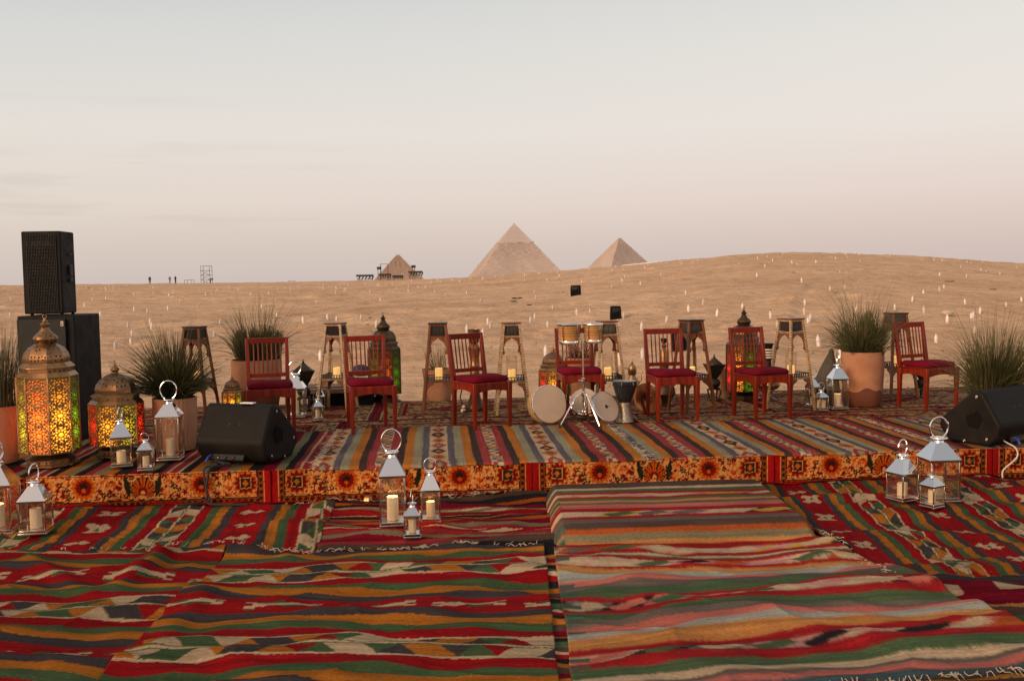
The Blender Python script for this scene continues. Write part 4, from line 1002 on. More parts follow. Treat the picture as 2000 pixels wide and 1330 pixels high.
# ------------------------------------------------------------------ steel lanterns
def steel_lantern(label, px, base, wpx, eave, apex, ring, z0, rot=0., lit=0., cand=(.035, .11), handle=0., group='polished steel lanterns', cand_n=1, tilt=0.0, clabel=None):
    p = at(px, base, z0)
    if z0 < .1:
        for _ in range(3): p = at(px, base, wr1(p) + .02)
    rz = R(rot); view = math.atan2(p.x, p.y)      # seen from the camera
    s = ppm(p); w = wpx / s / (abs(math.cos(rz)) + .55 * abs(math.sin(rz)))
    p = p + Vector((p.x, p.y, 0)).normalized() * w * .5
    he = (base - eave) / s * 1.0; ha = (base - apex) / s; hr = (base - ring) / s
    if z0 < .1: p.z = wr1(p) + .02
    t = thing('steel_lantern', label, 'lantern', p, rz - view * .0, group)
    h = w / 2; f = max(.008, w * .055)
    b = MB(); b.box((0, 0, .006), (w * 1.04, w * 1.04, .012)); b.box((0, 0, .020), (w * .98, w * .98, .018)); b.build('base_plate', M['frame'], t, bevel=.002)
    for sx in (-1, 1):
        for sy in (-1, 1):
            q = MB(); q.box((sx * (h - f / 2), sy * (h - f / 2), (he + .028) / 2), (f, f, he - .028)); q.build('corner_post', M['frame'], t, bevel=.0015)
    b = MB()
    for k in range(4):
        rt_ = Matrix.Rotation(k * math.pi / 2, 3, 'Z'); b.box(rt_ @ Vector((0, -h + f / 2, he - f * .5)), (w, f, f) if k % 2 == 0 else (f, w, f))
    b.build('top_frame', M['frame'], t)
    for k in range(4):
        rt_ = Matrix.Rotation(k * math.pi / 2, 3, 'Z'); c_ = rt_ @ Vector((0, -h + f * .45, (he + .03) / 2)); sz = (w - 2 * f, .003, he - .03 - f)
        q = MB(); q.box(c_, sz if k % 2 == 0 else (sz[1], sz[0], sz[2])); q.build('pane', M['glass'], t, smooth=False)
    # roof: hollow frustum with a small eave
    r0, r1 = h * 1.045, h * .36
    def sq(r, z): return [(-r, -r, z), (r, -r, z), (r, r, z), (-r, r, z)]
    b = MB(); vs = sq(r0, he) + sq(r0, he + .006) + sq(r1, ha) ; fs = [(0, 1, 5, 4), (1, 2, 6, 5), (2, 3, 7, 6), (3, 0, 4, 7), (4, 5, 9, 8), (5, 6, 10, 9), (6, 7, 11, 10), (7, 4, 8, 11), (8, 9, 10, 11), (3, 2, 1, 0)]
    b.add(vs, fs); b.build('roof', M['steel'], t, smooth=False, bevel=.0012)
    cap = ha + (hr - ha) * .18
    b = MB(); b.lathe([(r1 * .95, ha), (r1 * .8, ha + (cap - ha) * .5), (r1 * 1.35, cap - .004), (r1 * 1.62, cap), (r1 * 1.6, cap + .004), (r1 * .9, cap + .010), (.0001, cap + .012)], 20); b.build('vent_cap', M['steel'], t)
    rr = (hr - cap) / 2.0; b = MB(); hx = math.cos(R(handle)); hy = math.sin(R(handle)); pts = []
    rw = min(rr, r1 * 1.75)
    rw = max(rw, rr * .86)
    for i in range(23):
        a = R(-68) + R(316) * i / 22; x = -math.sin(R(180) + a - R(90)) ; 
        aa = R(-68 + 316 * i / 22); x = math.cos(aa) * rw; z = cap + rr + math.sin(aa) * rr
        pts.append((x * hx, x * hy + (z - cap) * tilt, z))
    b.tube(pts, max(.0028, w * .028), 8); b.build('ring_handle', M['steel'], t)
    for i in range(cand_n):
        cl = clabel or 'candle inside the %s' % label
        off = Vector(((i - (cand_n - 1) / 2) * w * .42, 0, 0))
        c = make_candle(min(cand[0], h * .45), min(cand[1], he * .6), False, cl if cand_n == 1 else cl.replace('candle', ('left', 'right')[i] + ' candle'), 'candles inside the lanterns', flame=False)
        c.location = p + off + Vector((0, 0, .0305)); c.rotation_euler.z = rnd.uniform(0, 6)
    if lit: lamp(p + Vector((0, 0, .03 + min(cand[1], he * .6) + .06)), lit, rad=.035)
    return t
G0 = .0
steel_lantern('large steel lantern beside the left wedge monitor', 334, 900, 47, 815, 790, 745, SZ, 6, cand=(.033, .13))
steel_lantern('medium steel lantern in front of the short coloured lantern', 238, 913, 44, 855, 829, 796, SZ, 22, cand=(.038, .085), handle=70)
steel_lantern('smallest lit steel lantern on the stage edge at the left', 286, 920, 31, 880, 865, 845, SZ, 12, lit=3, cand=(.028, .07), handle=20, tilt=-.9)
steel_lantern('large steel lantern cut off by the left photo edge', -2, 1040, 74, 945, 909, 862, G0, 10, lit=2, cand=(.04, .15), handle=60)
steel_lantern('medium steel lantern at the left foot of the stage', 72, 1050, 55, 985, 956, 914, G0, 8, cand=(.036, .14), handle=75)
steel_lantern('tallest lantern of the middle trio below the stage', 768, 1034, 54, 935, 900, 845, G0, 8, lit=3.2, cand=(.04, .15))  # lamp added inside; candle does not burn, glow warms the carpet front
steel_lantern('right hand medium lantern of the middle trio below the stage', 842, 1028, 39, 965, 936, 903, G0, 4, lit=2, cand=(.034, .10))  # added lamp again, casting warm glow past an unlit candle
steel_lantern('smallest front lantern of the middle trio below the stage', 806, 1052, 34, 1008, 992, 957, G0, 4, lit=1.2, cand=(.034, .085), handle=82)  # unlit candle; weak lamp added for glow on the stage front
steel_lantern('left lantern of the right trio below the stage', 1762, 980, 50, 926, 898, 860, G0, 26, cand=(.036, .09), handle=8)
steel_lantern('tallest lantern of the right trio below the stage', 1832, 978, 62, 896, 864, 814, G0, 4, cand=(.034, .13), handle=2)
steel_lantern('smallest front lantern of the right trio below the stage', 1820, 995, 38, 952, 937, 912, G0, 30, cand=(.026, .10), handle=35)
steel_lantern('leftmost lantern of the stage trio beside the big terracotta pot', 1587, 796, 23, 757, 742, 719, SZB, 5, cand=(.03, .07))
steel_lantern('smallest lantern of the stage trio beside the big terracotta pot', 1604, 803, 23, 777, 767, 748, SZB, 18, cand=(.022, .075), cand_n=2)
steel_lantern('tallest lantern of the stage trio touching the big terracotta pot', 1636, 800, 33, 741, 720, 688, SZB, 3, lit=.5, cand=(.036, .12), handle=80)
steel_lantern('large steel lantern half hidden behind the leftmost chair', 579, 816, 38, 760, 738, 706, SZB, 4, cand=(.03, .13))
steel_lantern('steel lantern standing behind the small one left of the red chair', 625, 797, 24, 775, 760, 737, SZB, 3, cand=(.026, .06))
steel_lantern('small steel lantern on the carpet left of the red chair', 621, 822, 22, 795, 785, 765, SZB, 20, cand=(.026, .075), handle=70)

# ------------------------------------------------------------------ pierced oriental lanterns
GY = (1.0, .50, .06); GR = (.85, .03, .02); GG = (.10, .36, .02); GO = (1.0, .20, .035); GL = (.42, .46, .03)
PM = {k: panelmat('lit_glass_' + k, c) for k, c in (('yellow', GY), ('red', GR), ('green', GG), ('orange', GO), ('lime', GL))}
PMD = {k: panelmat('lit_glass_dark_' + k, c, .10, (.10, .06, .03)) for k, c in (('yellow', GY), ('red', GR), ('green', GG), ('orange', GO), ('lime', GL))}
def rosette(x, y):
    """x in -.5..0.5, y in panel widths -> opening mask"""
    yy = ((y + .5) % 1) - .5; r = np.hypot(x, yy); a = np.arctan2(yy, x); m_ = r < .112
    for r0, n, ph, rad, asp in ((.228, 10, 0, .043, 1.4), (.345, 10, math.pi / 10, .040, 1.25), (.425, 20, math.pi / 20, .019, 1.0)):
        k = 2 * math.pi / n; da = ((a - ph + k / 2) % k) - k / 2
        m_ |= (((r - r0) / asp) ** 2 + (r0 * da) ** 2) < rad ** 2
    y2 = (y % 1) - .5
    for cx in (-.5, .5):
        r = np.hypot(x - cx, y2); a = np.arctan2(y2, x - cx); m_ |= (r < .085)
        da = ((a + .314) % .628) - .314; m_ |= (((r - .175) / 1.35) ** 2 + (.175 * da) ** 2) < .026 ** 2
    r = np.hypot(np.abs(x) - .5, np.abs(yy) - .27); m_ |= r < .05; r = np.hypot(np.abs(x) - .25, np.abs(yy) - .5); m_ |= r < .045
    return m_ & (np.abs(x) < .455)
def oriental_lantern(label, px, base, H, kind, colors, rot, power, z0, dark=False, name='pierced_lantern'):
    p = at(px, base, z0); p.z = z0
    t = thing(name, label, 'lantern', p, R(rot), 'pierced oriental lanterns')
    met = M['bronze'] if dark else M['brass']; prc = M['bronzep'] if dark else M['brassp']; PMs = PMD if dark else PM
    r8 = math.pi / 8
    if kind == 'tall':
        body0, body1, rb = .085, .59, .188
        b = MB(); b.lathe([(.185 * H, 0), (.185 * H, .012 * H), (.150 * H, .018 * H)], 8, rot0=r8)
        b.lathe([(.150 * H, .018 * H), (.150 * H, .046 * H)], 8, rot0=r8); b.lathe([(.172 * H, .046 * H), (.10 * H, .062 * H), (.12 * H, .072 * H), (rb * H * .985, body0 * H)], 8, rot0=r8)
        b.build('base', prc, t, ang=20)
        b = MB(); b.lathe([(rb * H * 1.03, body1 * H), (rb * H * 1.03, (body1 + .004) * H), (.172 * H, .622 * H)], 8, rot0=r8); b.build('lower_eave', met, t, ang=15, bevel=.002)
        b = MB(); b.lathe([(.160 * H, .618 * H), (.160 * H, .652 * H)], 8, rot0=r8); b.build('collar', prc, t, ang=15)
        b = MB(); b.lathe([(.176 * H, .650 * H), (.176 * H, .654 * H), (.146 * H, .684 * H)], 8, rot0=r8); b.build('upper_eave', met, t, ang=15, bevel=.002)
        b = MB(); b.lathe([(.143 * H, .682 * H), (.147 * H, .70 * H), (.145 * H, .72 * H), (.134 * H, .75 * H), (.112 * H, .78 * H), (.075 * H, .803 * H), (.06 * H, .808 * H)], 8, rot0=r8); b.build('dome', prc, t, ang=20)
        b = MB(); b.lathe([(.062 * H, .806 * H), (.072 * H, .82 * H), (.078 * H, .838 * H), (.072 * H, .856 * H), (.05 * H, .876 * H), (.034 * H, .893 * H), (.026 * H, .912 * H), (.018 * H, .920 * H)], 24); b.build('onion', prc, t)
        b = MB(); b.lathe([(.02 * H, .918 * H), (.028 * H, .928 * H), (.030 * H, .936 * H), (.016 * H, .948 * H), (.018 * H, .953 * H), (.008 * H, .965 * H), (.006 * H, .975 * H), (.0001, .978 * H)], 16)
        b.tube([(.013 * H * math.cos(a), 0, .986 * H + .013 * H * math.sin(a)) for a in [2 * math.pi * i / 14 for i in range(14)]], .0028 * H, 6, True); b.build('finial', met, t)
    else:
        body0, body1, rb = .125, .55, .268
        b = MB(); b.lathe([(.225 * H, 0), (.225 * H, .015 * H), (.19 * H, .03 * H), (.19 * H, .07 * H), (.205 * H, .075 * H), (.12 * H, .09 * H), (rb * H * .9, .115 * H), (rb * H * .98, body0 * H)], 8, rot0=r8); b.build('base', prc, t, ang=20)
        b = MB(); b.lathe([(rb * H * 1.03, body1 * H), (rb * H * 1.03, (body1 + .006) * H), (.245 * H, .595 * H)], 8, rot0=r8); b.build('lower_eave', met, t, ang=15, bevel=.002)
        b = MB(); b.lathe([(.235 * H, .59 * H), (.235 * H, .635 * H)], 8, rot0=r8); b.build('collar', prc, t, ang=15)
        b = MB(); b.lathe([(.25 * H, .632 * H), (.25 * H, .638 * H), (.205 * H, .665 * H)], 8, rot0=r8); b.build('upper_eave', met, t, ang=15, bevel=.002)
        b = MB(); b.lathe([(.20 * H, .66 * H), (.205 * H, .70 * H), (.19 * H, .755 * H), (.15 * H, .805 * H), (.09 * H, .845 * H), (.04 * H, .865 * H)], 8, rot0=r8, cap=False); b.build('dome', prc, t, ang=20)
        b = MB(); b.lathe([(.045 * H, .86 * H), (.03 * H, .885 * H), (.048 * H, .90 * H), (.044 * H, .915 * H), (.018 * H, .945 * H), (.01 * H, .97 * H), (.007 * H, 1.0 * H), (.0001, 1.005 * H)], 16); b.build('finial', met, t)
    # eight lit panels in corner strips
    zb, zt = body0 * H, body1 * H; rc = rb * H; ap = rc * math.cos(r8); wd = 2 * rc * math.sin(r8)
    b = MB()
    for k in range(8):
        a = r8 + k * math.pi / 4; c_ = Vector((math.cos(a) * rc, math.sin(a) * rc, 0)); b.beam(c_ + Vector((0, 0, zb)), c_ + Vector((0, 0, zt)), .012, .012)
    b.build('corner_strips', met, t, bevel=.002)
    for k in range(8):
        a = k * math.pi / 4 - math.pi / 2; rot_ = Matrix.Rotation(a + math.pi / 2, 3, 'Z')
        nx = 44; ny = max(30, int((zt - zb) / (wd / nx)))
        xs = np.linspace(-.5, .5, nx)[None, :] + np.zeros((ny, 1)); zs_ = np.linspace(0, 1, ny)[:, None] + np.zeros((1, nx))
        yw = zs_ * (zt - zb) / wd; m_ = rosette(xs, yw * round((zt - zb) / wd) / ((zt - zb) / wd)) & (zs_ > .02) & (zs_ < .98)
        P = np.stack([xs * wd, -ap + np.where(m_, .004, 0), zb + zs_ * (zt - zb)], -1).reshape(-1, 3)
        P = P @ np.array(rot_).T
        C = np.repeat(m_.astype(np.float32)[..., None], 3, -1)
        o = np_mesh('panel', P, grid_faces(ny, nx), C, PMs[colors[k % len(colors)]], t)
        o['label'] = colors[k % len(colors)] + ' glass panel behind pierced metal'
    bl = MB(); bl.lathe([(.0001, -.03), (.018, -.02), (.026, 0), (.018, .02), (.0001, .03)], 12, (0, 0, zb + (zt - zb) * .30)); bl.build('bulb', M['flame'], t)
    l = lamp((0, 0, zb + (zt - zb) * .34), power, (1.0, .66, .30), .06, t); l.name = 'bulb_light'
    return t
# panel 0 faces -y; following panels go counter-clockwise seen from above (towards +x)
oriental_lantern('large brass lantern glowing orange and yellow at the left stage edge', 100, 905, 1.13, 'tall', ['orange', 'yellow', 'green', 'yellow', 'red', 'yellow', 'orange', 'lime'], 3, 10, SZ)
oriental_lantern('short brass lantern glowing yellow, lime and red beside the largest one', 231, 888, .75, 'short', ['yellow', 'lime', 'red', 'green', 'red', 'yellow', 'lime', 'red'], 0, 5, SZ)
oriental_lantern('tall dark bronze lantern with green side behind the red chair', 752, 783, .99, 'tall', ['orange', 'green', 'green', 'lime', 'red', 'yellow', 'lime', 'lime'], 13, 2, SZB, True)
oriental_lantern('short brass lantern glowing red and yellow behind the frame drum', 1081, 783, .62, 'short', ['yellow', 'lime', 'green', 'yellow', 'red', 'yellow', 'lime', 'red'], -4, 2.4, SZB)
oriental_lantern('tall bronze lantern glowing red, yellow and green behind the right chair', 1453, 778, 1.0, 'tall', ['green', 'red', 'red', 'yellow', 'red', 'lime', 'red', 'yellow'], 9.5, 5, SZB, True)
oriental_lantern('short lit lantern mostly hidden behind the left grass pots', 455, 806, .40, 'short', ['yellow', 'lime', 'green', 'yellow', 'red', 'yellow', 'red', 'yellow'], 10, 1.2, SZB)

# ------------------------------------------------------------------ loudspeakers
def rounded(b, c, size, r, n=4):
    return b
sp = at(36, 868, SH + .012)
t = thing('subwoofer', 'tall black subwoofer cabinet with a small badge behind the big lantern', 'speaker', (-4.045, 8.62, SH + .012), 0)
b = MB(); b.box((0, .285, .55), (.50, .53, 1.10)); b.build('cabinet', M['black'], t, bevel=.012)
b = MB(); b.box((-.03, .006, .55), (.42, .028, 1.04)); b.build('grille', M['grille'], t, bevel=.004)
b = MB(); b.box((.155, -.012, 1.03), (.022, .006, .042)); bd = b.build('badge', M['pearl'], t)
b = MB(); b.lathe([(.0001, 0), (.006, .0), (.006, .003)], 10, (.155, -.0165, 1.038), Matrix.Rotation(R(90), 3, 'X')); b.box((.155, -.0165, 1.02), (.012, .003, .012), Matrix.Rotation(R(45), 3, 'Y')); b.build('badge_emblem', M['rubber'], bd)
t = thing('loudspeaker', 'black two woofer loudspeaker standing on the subwoofer', 'speaker', (-4.09, 8.72, SH + .012 + 1.10), R(1))
b = MB(); prof_ = [(-.175, 0), (.165, 0), (.155, .31), (-.165, .31)]
b.prism(prof_, lambda u, v, w: Vector((u, v, w)), .014, .735); b.build('cabinet', M['black'], t, bevel=.012, seg=3)
for sx in (-.13, .13):
    for sy in (.05, .28):
        b = MB(); b.lathe([(.016, 0), (.014, .016)], 10, (sx, sy, 0)); b.build('foot', M['rubber'], t)
b = MB()
for i in range(19): b.beam((-.125 + .0139 * i, -.006, .04), (-.125 + .0139 * i, -.006, .71), .005, .006)
for i in range(24): b.beam((-.13, -.006, .045 + .0285 * i), (.13, -.006, .045 + .0285 * i), .003, .003)
b.build('grille', M['grille'], t)
for z, r_ in ((.43, .115), (.175, .115)):
    b = MB(); b.lathe([(r_, 0), (r_ * .95, .006), (r_ * .85, -.004), (r_ * .4, -.03), (r_ * .34, -.014), (.0001, -.006)], 28, (0, .010, z), Matrix.Rotation(R(90), 3, 'X')); b.build('woofer', M['cone'], t)
b = MB(); b.prism([(-.10, .60), (.10, .60), (.07, .655), (-.07, .655)], lambda u, v, w: Vector((u, w, v)), -.003, .02); b.build('horn', M['cone'], t)
hn = MB(); hn.box((.176, .17, .395), (.012, .07, .10), Matrix.Rotation(R(3.5), 3, 'Z')); hn.box((.176, .17, .31), (.012, .07, .04), Matrix.Rotation(R(3.5), 3, 'Z')); hn.build('side_handle', M['rubber'], t, bevel=.004)
hn = MB(); hn.box((.177, .17, .535), (.008, .07, .012), Matrix.Rotation(R(3.5), 3, 'Z')); hn.build('slot', M['rubber'], t)

def wedge(label, loc, rotz, W=.56):
    t = thing('wedge_monitor', label, 'stage monitor', loc, rotz, 'black floor wedge monitors'); t.scale = (1.1, 1.1, 1.1)
    # side outline: y away from the viewer, z up
    k = [(.09, 0), (.015, .075), (0, .155), (.135, .375), (.175, .392), (.215, .385), (.46, .17), (.475, .12), (.46, .085), (.38, 0)]
    b = MB(); b.prism(k, lambda u, v, w: Vector((w, u, v)), -W / 2, W / 2); b.build('cabinet', M['dust'], t, bevel=.022, seg=3)
    b = MB(); b.prism([(.20, .372), (.445, .165), (.455, .175), (.21, .384)], lambda u, v, w: Vector((w, u, v)), -W / 2 + .05, W / 2 - .05); b.build('grille', M['grille'], t)
    for sx in (-1, 1):
        b = MB(); b.prism([(.13, .19), (.17, .25), (.26, .20), (.24, .13), (.17, .12)], lambda u, v, w: Vector((w, u, v)), sx * (W / 2 + .001), sx * (W / 2 + .006)); b.build('side_handle', M['fabric'], t, bevel=.003)
        for y_, z_ in ((.18, .345), (.40, .13), (.10, .05), (.27, .02)):
            b = MB(); b.lathe([(.0001, 0), (.010, 0), (.011, .003), (.006, .004), (.006, .001), (.0001, .001)], 12, (sx * W / 2, y_, z_), Matrix.Rotation(R(90) * sx, 3, 'Y')); b.build('screw', M['frame'], t)
    for dx in (-.03, .05):
        b = MB(); b.lathe([(.0001, 0), (.010, 0), (.007, .004), (.0001, .003)], 10, (dx, .066, .262), Matrix.Rotation(R(58), 3, 'X')); b.build('mounting_hole', M['rubber'], t)
    b = MB(); b.box((-.02, .028, .05), (.24, .02, .06), Matrix.Rotation(R(-40), 3, 'X')); pn = b.build('connector_panel', M['rubber'], t)
    for i in range(3):
        b = MB(); b.lathe([(.0001, 0), (.009, 0), (.009, .02), (.0001, .022)], 10, (-.09 + .06 * i, .02, .045), Matrix.Rotation(R(100), 3, 'X')); b.build('socket', M['frame'], pn)
    b = MB(); b.tube([(-.14, .0, .06), (-.145, -.03, .05), (-.15, -.05, .02)], .008, 8); b.build('plug', M['bluecon'], pn)
    return t
wl_ = at(452, 908, SZ); wl_.z = SZ
wedge('black wedge monitor lying on the stage at the left edge', wl_ + Vector((-.02, .02, 0)), R(-17), .53)
wr_ = at(2030, 868, SZ); wr_.z = SZ - .012
wedge('black wedge monitor on the stage at the right photo edge', wr_ + Vector((-.06, .10, 0)), R(33), .62)
b = MB(); b.box((wl_.x + .085, wl_.y + .195, SZ + .437), (.11, .05, .006), Matrix.Rotation(R(-17), 3, 'Z')); tag(b.build('paper_sheet', M['white']), 'white slip of paper lying on the left wedge monitor', 'paper')

# ------------------------------------------------------------------ pots and grasses
def grass(name, n, L, lean, droop, seed, mat, parent, z0, r0=.10, w=.006, asym=(0, 0)):
    rg = np.random.RandomState(seed); V = []; Fq = []; k = 6
    for i in range(n):
        az = rg.uniform(0, 2 * math.pi); le = abs(rg.normal(0, lean)) ; le = min(le, 1.6); l = L * rg.uniform(.5, 1.08) * (1 - .18 * le)
        rr = r0 * math.sqrt(rg.uniform(0, 1)); p = np.array([math.cos(az + rg.normal(0, .5)) * rr, math.sin(az + rg.normal(0, .5)) * rr, z0])
        th = le * .55; dth = (le * .45 + droop * rg.uniform(.2, 1.3) * (.3 + le)) / k
        side = np.array([-math.sin(az), math.cos(az), 0]); tw = rg.uniform(0, math.pi); base = len(V); wi = w * rg.uniform(.6, 1.2)
        for j in range(k + 1):
            d = np.array([math.cos(az) * math.sin(th) + asym[0], math.sin(az) * math.sin(th) + asym[1], math.cos(th)])
            s_ = side * math.cos(tw) + np.cross(d, side) * math.sin(tw); ww = wi * (1 - (j / k) ** 1.6) + .0009
            V += [p - s_ * ww / 2, p + s_ * ww / 2]; p = p + d * l / k; th += dth
        for j in range(k): a = base + 2 * j; Fq.append((a, a + 1, a + 3, a + 2))
    o = np_mesh(name, np.array(V), np.array(Fq), None, mat, parent); o['kind'] = 'stuff'; return o
def tuft(name, c, h, r, n, seed, mat, parent):
    """dense upright brush of fine blades, like a papyrus head"""
    rg = np.random.RandomState(seed); V = []; Fq = []
    c = np.array(c, float)
    for i in range(n):
        az = rg.uniform(0, 6.283); rr = r * math.sqrt(rg.uniform(0, 1)); p = c + np.array([math.cos(az) * rr * .45, math.sin(az) * rr * .45, rg.uniform(0, h * .35)])
        e = c + np.array([math.cos(az) * rr, math.sin(az) * rr, h * rg.uniform(.65, 1.0)]); s_ = np.array([-math.sin(az), math.cos(az), 0]) * .004
        mid_ = (p + e) / 2 + np.array([math.cos(az), math.sin(az), 0]) * r * .12
        b_ = len(V); V += [p - s_, p + s_, mid_ - s_, mid_ + s_, e - s_ * .3, e + s_ * .3]; Fq += [(b_, b_ + 1, b_ + 3, b_ + 2), (b_ + 2, b_ + 3, b_ + 5, b_ + 4)]
    o = np_mesh(name, np.array(V), np.array(Fq), None, mat, parent); o['kind'] = 'stuff'; return o
def pot(label, px, base, width, h, z0, shape='barrel', flute=False, wet=0., loc=None):
    p = at(px, base, z0); s = ppm(p); r = width / s / 2 * math.cos(math.atan2(p.x, p.y)); hh = h / s
    p = p + Vector((p.x, p.y, 0)).normalized() * r; p.z = z0
    t = thing('potted_grass', label, 'potted plant', p, 0, 'terracotta pots with grass')
    wob = (lambda a, z: 1 + .012 * math.cos(a * 34)) if flute else (lambda a, z: 1 + .006 * math.sin(a * 2 + 1) + .004 * math.sin(z * 20))
    n = 136 if flute else 40
    if shape == 'barrel': pf = [(r * .80, 0), (r * .84, .012), (r * .90, hh * .2), (r * .96, hh * .45), (r * .985, hh * .7), (r * .985, hh * .95), (r * .99, hh)]
    else: pf = [(r * .72, 0), (r * .75, .01), (r * .82, hh * .3), (r * .9, hh * .6), (r * .97, hh * .9), (r, hh)]
    if wet:
        # the soaked foot of the clay ends in an uneven tide line
        zi = hh * wet; k_ = 0
        rz_ = np.interp(zi, [q[1] for q in pf], [q[0] for q in pf])
        lo = [q for q in pf if q[1] < zi] + [(rz_, zi)]; hi = [(rz_, zi)] + [q for q in pf if q[1] > zi]
        fz = lambda b_: [(x, y, z + (.02 * math.sin(math.atan2(y, x) * 3) + .012 * math.sin(math.atan2(y, x) * 7 + 1)) * math.exp(-((z - zi) / .05) ** 2)) for x, y, z in b_.v]
        b = MB(); b.lathe(lo, n, wob=wob); b.v = fz(b); b.build('damp_foot', M['terrawet'], t)
        b = MB(); b.lathe(hi + [(r * .93, hh), (r * .90, hh - .06)], n, wob=wob); b.v = fz(b); b.build('clay_pot', M['terra'], t)
    else:
        b = MB(); b.lathe(pf + [(r * .93, hh), (r * .90, hh - .06)], n, wob=wob); b.build('clay_pot', M['terra'], t)
    b = MB(); b.lathe([(r * .905, hh - .05), (r * .5, hh - .035), (.0001, hh - .03)], 20); b.build('soil', M['soil'], t)
    return t, r, hh
t, r, h = pot('terracotta pot with tall grass at the left photo edge', 0, 908, 92, 112, SZ)
grass('grass_blades', 420, .66, .24, .35, 1, M['bladeB'], t, h - .03, r * .8, .005)
t, r, h = pot('fluted terracotta pot with dark spiky grass behind the steel lantern', 345, 884, 90, 104, SZ, flute=True)
grass('grass_blades', 1300, .60, 1.3, .22, 2, M['bladeB'], t, h - .02, r * .55, .0085, (-.08, 0)); grass('arching_blades', 120, .74, .7, .9, 12, M['bladeA'], t, h - .04, r * .5, .004)
t, r, h = pot('wide terracotta pot with bushy papyrus behind the leftmost chair', 503, 802, 102, 97, SZB, wet=.36)
grass('grass_blades', 420, .58, .60, .5, 3, M['bladeA'], t, h - .03, r * .7, .0075); grass('arching_blades', 150, .82, .75, .5, 13, M['bladeB'], t, h - .03, r * .6, .005)
for i, (x, y, hh, rr, mt) in enumerate(((0, 0, .46, .10, 'tuft'), (.11, .02, .40, .09, 'tuftbrown'), (-.16, .0, .36, .12, 'tuft'), (.22, .03, .42, .11, 'tuft'), (-.05, -.08, .30, .13, 'tuft'), (.16, -.08, .28, .12, 'tuft'))):
    tuft('papyrus_head', (x, y, h - .02), hh * (.8 + .1 * (i % 3)), rr * .8, 170, 30 + i, M[mt], t)
t, r, h = pot('small terracotta pot with thin sparse grass behind the brown stand', 857, 786, 64, 63, SH + .0, 'bowl')
grass('grass_blades', 90, .36, .5, .25, 4, M['bladeB'], t, h - .02, r * .5, .004, (-.12, 0)); 
t, r, h = pot('pinkish clay pot with short grass behind the drum chair', 1133, 788, 60, 88, SH + .0)
grass('grass_blades', 160, .30, .6, .4, 5, M['bladeB'], t, h - .02, r * .7, .005)
t, r, h = pot('tall terracotta pot with a damp foot and bushy grass at the right', 1684, 796, 88, 107, SZB, wet=.30)
grass('grass_blades', 760, .56, .80, .5, 6, M['bladeA'], t, h - .03, r * .8, .0068); grass('arching_blades', 150, .86, .85, .7, 16, M['bladeB'], t, h - .03, r * .7, .0038)
for i, (x, y, hh, rr, mt) in enumerate(((.07, .02, .46, .13, 'tuft'), (.15, .02, .36, .15, 'tuft'), (-.10, .0, .22, .13, 'tuft'))):
    tuft('papyrus_head', (x, y, h - .02), hh * (.75 + .25 * (i == 0)), rr * .72, 170, 60 + i, M[mt], t)
t, r, h = pot('low terracotta pot with wide green grass behind the right wedge monitor', 1940, 842, 100, 66, SZB)
grass('grass_blades', 1000, .66, .80, .35, 7, M['bladeA'], t, h - .03, r * .8, .0075, (.08, 0)); grass('arching_blades', 240, .90, .95, .7, 17, M['bladeA'], t, h - .03, r * .7, .004)
# empty fluted planter
p = at(1432, 778, SZB); b = MB(); s = ppm(p); b.lathe([(.13, 0), (.135, .02), (.15, .2), (.16, .335), (.165, .34), (.15, .34), (.145, .30), (.0001, .29)], 150, wob=lambda a, z: 1 + .02 * math.cos(a * 36))
o = b.build('fluted_planter', M['terra']); o.location = p + Vector((0, .22, 0)); o.location.z = SH + .0; tag(o, 'fluted clay planter half hidden behind the red and yellow lantern', 'planter')

# ------------------------------------------------------------------ musical instruments
SPX = at(1140, 832, SZB); SPX.z = SZB
t = thing('bongo_stand', 'chrome tripod stand carrying the bongos', 'drum stand', SPX)
b = MB(); b.tube([(0, 0, .10), (0, 0, .42)], .013, 12); b.build('lower_tube', M['chrome'], t)
b = MB(); b.tube([(0, 0, .42), (0, 0, .76)], .009, 12); b.build('upper_tube', M['chrome'], t)
b = MB(); b.lathe([(.018, .385), (.02, .40), (.02, .435), (.016, .44)], 14); b.tube([(0, -.018, .415), (-.045, -.03, .42)], .006, 8); b.build('clamp', M['chrome'], t)
b = MB(); b.lathe([(.02, .27), (.024, .28), (.024, .31), (.02, .315)], 14); b.build('leg_collar', M['chrome'], t)
for a in (200, 305, 75):
    ca, sa = math.cos(R(a)), math.sin(R(a)); b = MB()
    for o_ in (-.012, .012):
        b.tube([(ca * .022 - sa * o_, sa * .022 + ca * o_, .30), (ca * .075 - sa * o_, sa * .075 + ca * o_, .275), (ca * .235, sa * .235, .012)], .0055, 6)
    b.tube([(ca * .012, sa * .012, .13), (ca * .135, sa * .135, .17)], .005, 6); lg = b.build('leg', M['chrome'], t)
    b = MB(); b.lathe([(.012, 0), (.013, .01), (.009, .035)], 10, (ca * .237, sa * .237, 0)); b.build('rubber_foot', M['rubber'], lg)
b = MB(); b.box((0, 0, .80), (.03, .03, .09)); b.tube([(-.05, 0, .83), (.05, 0, .83)], .008, 8); b.tube([(-.05, 0, .80), (.05, 0, .80)], .008, 8); b.build('mount', M['chrome'], t, bevel=.003)
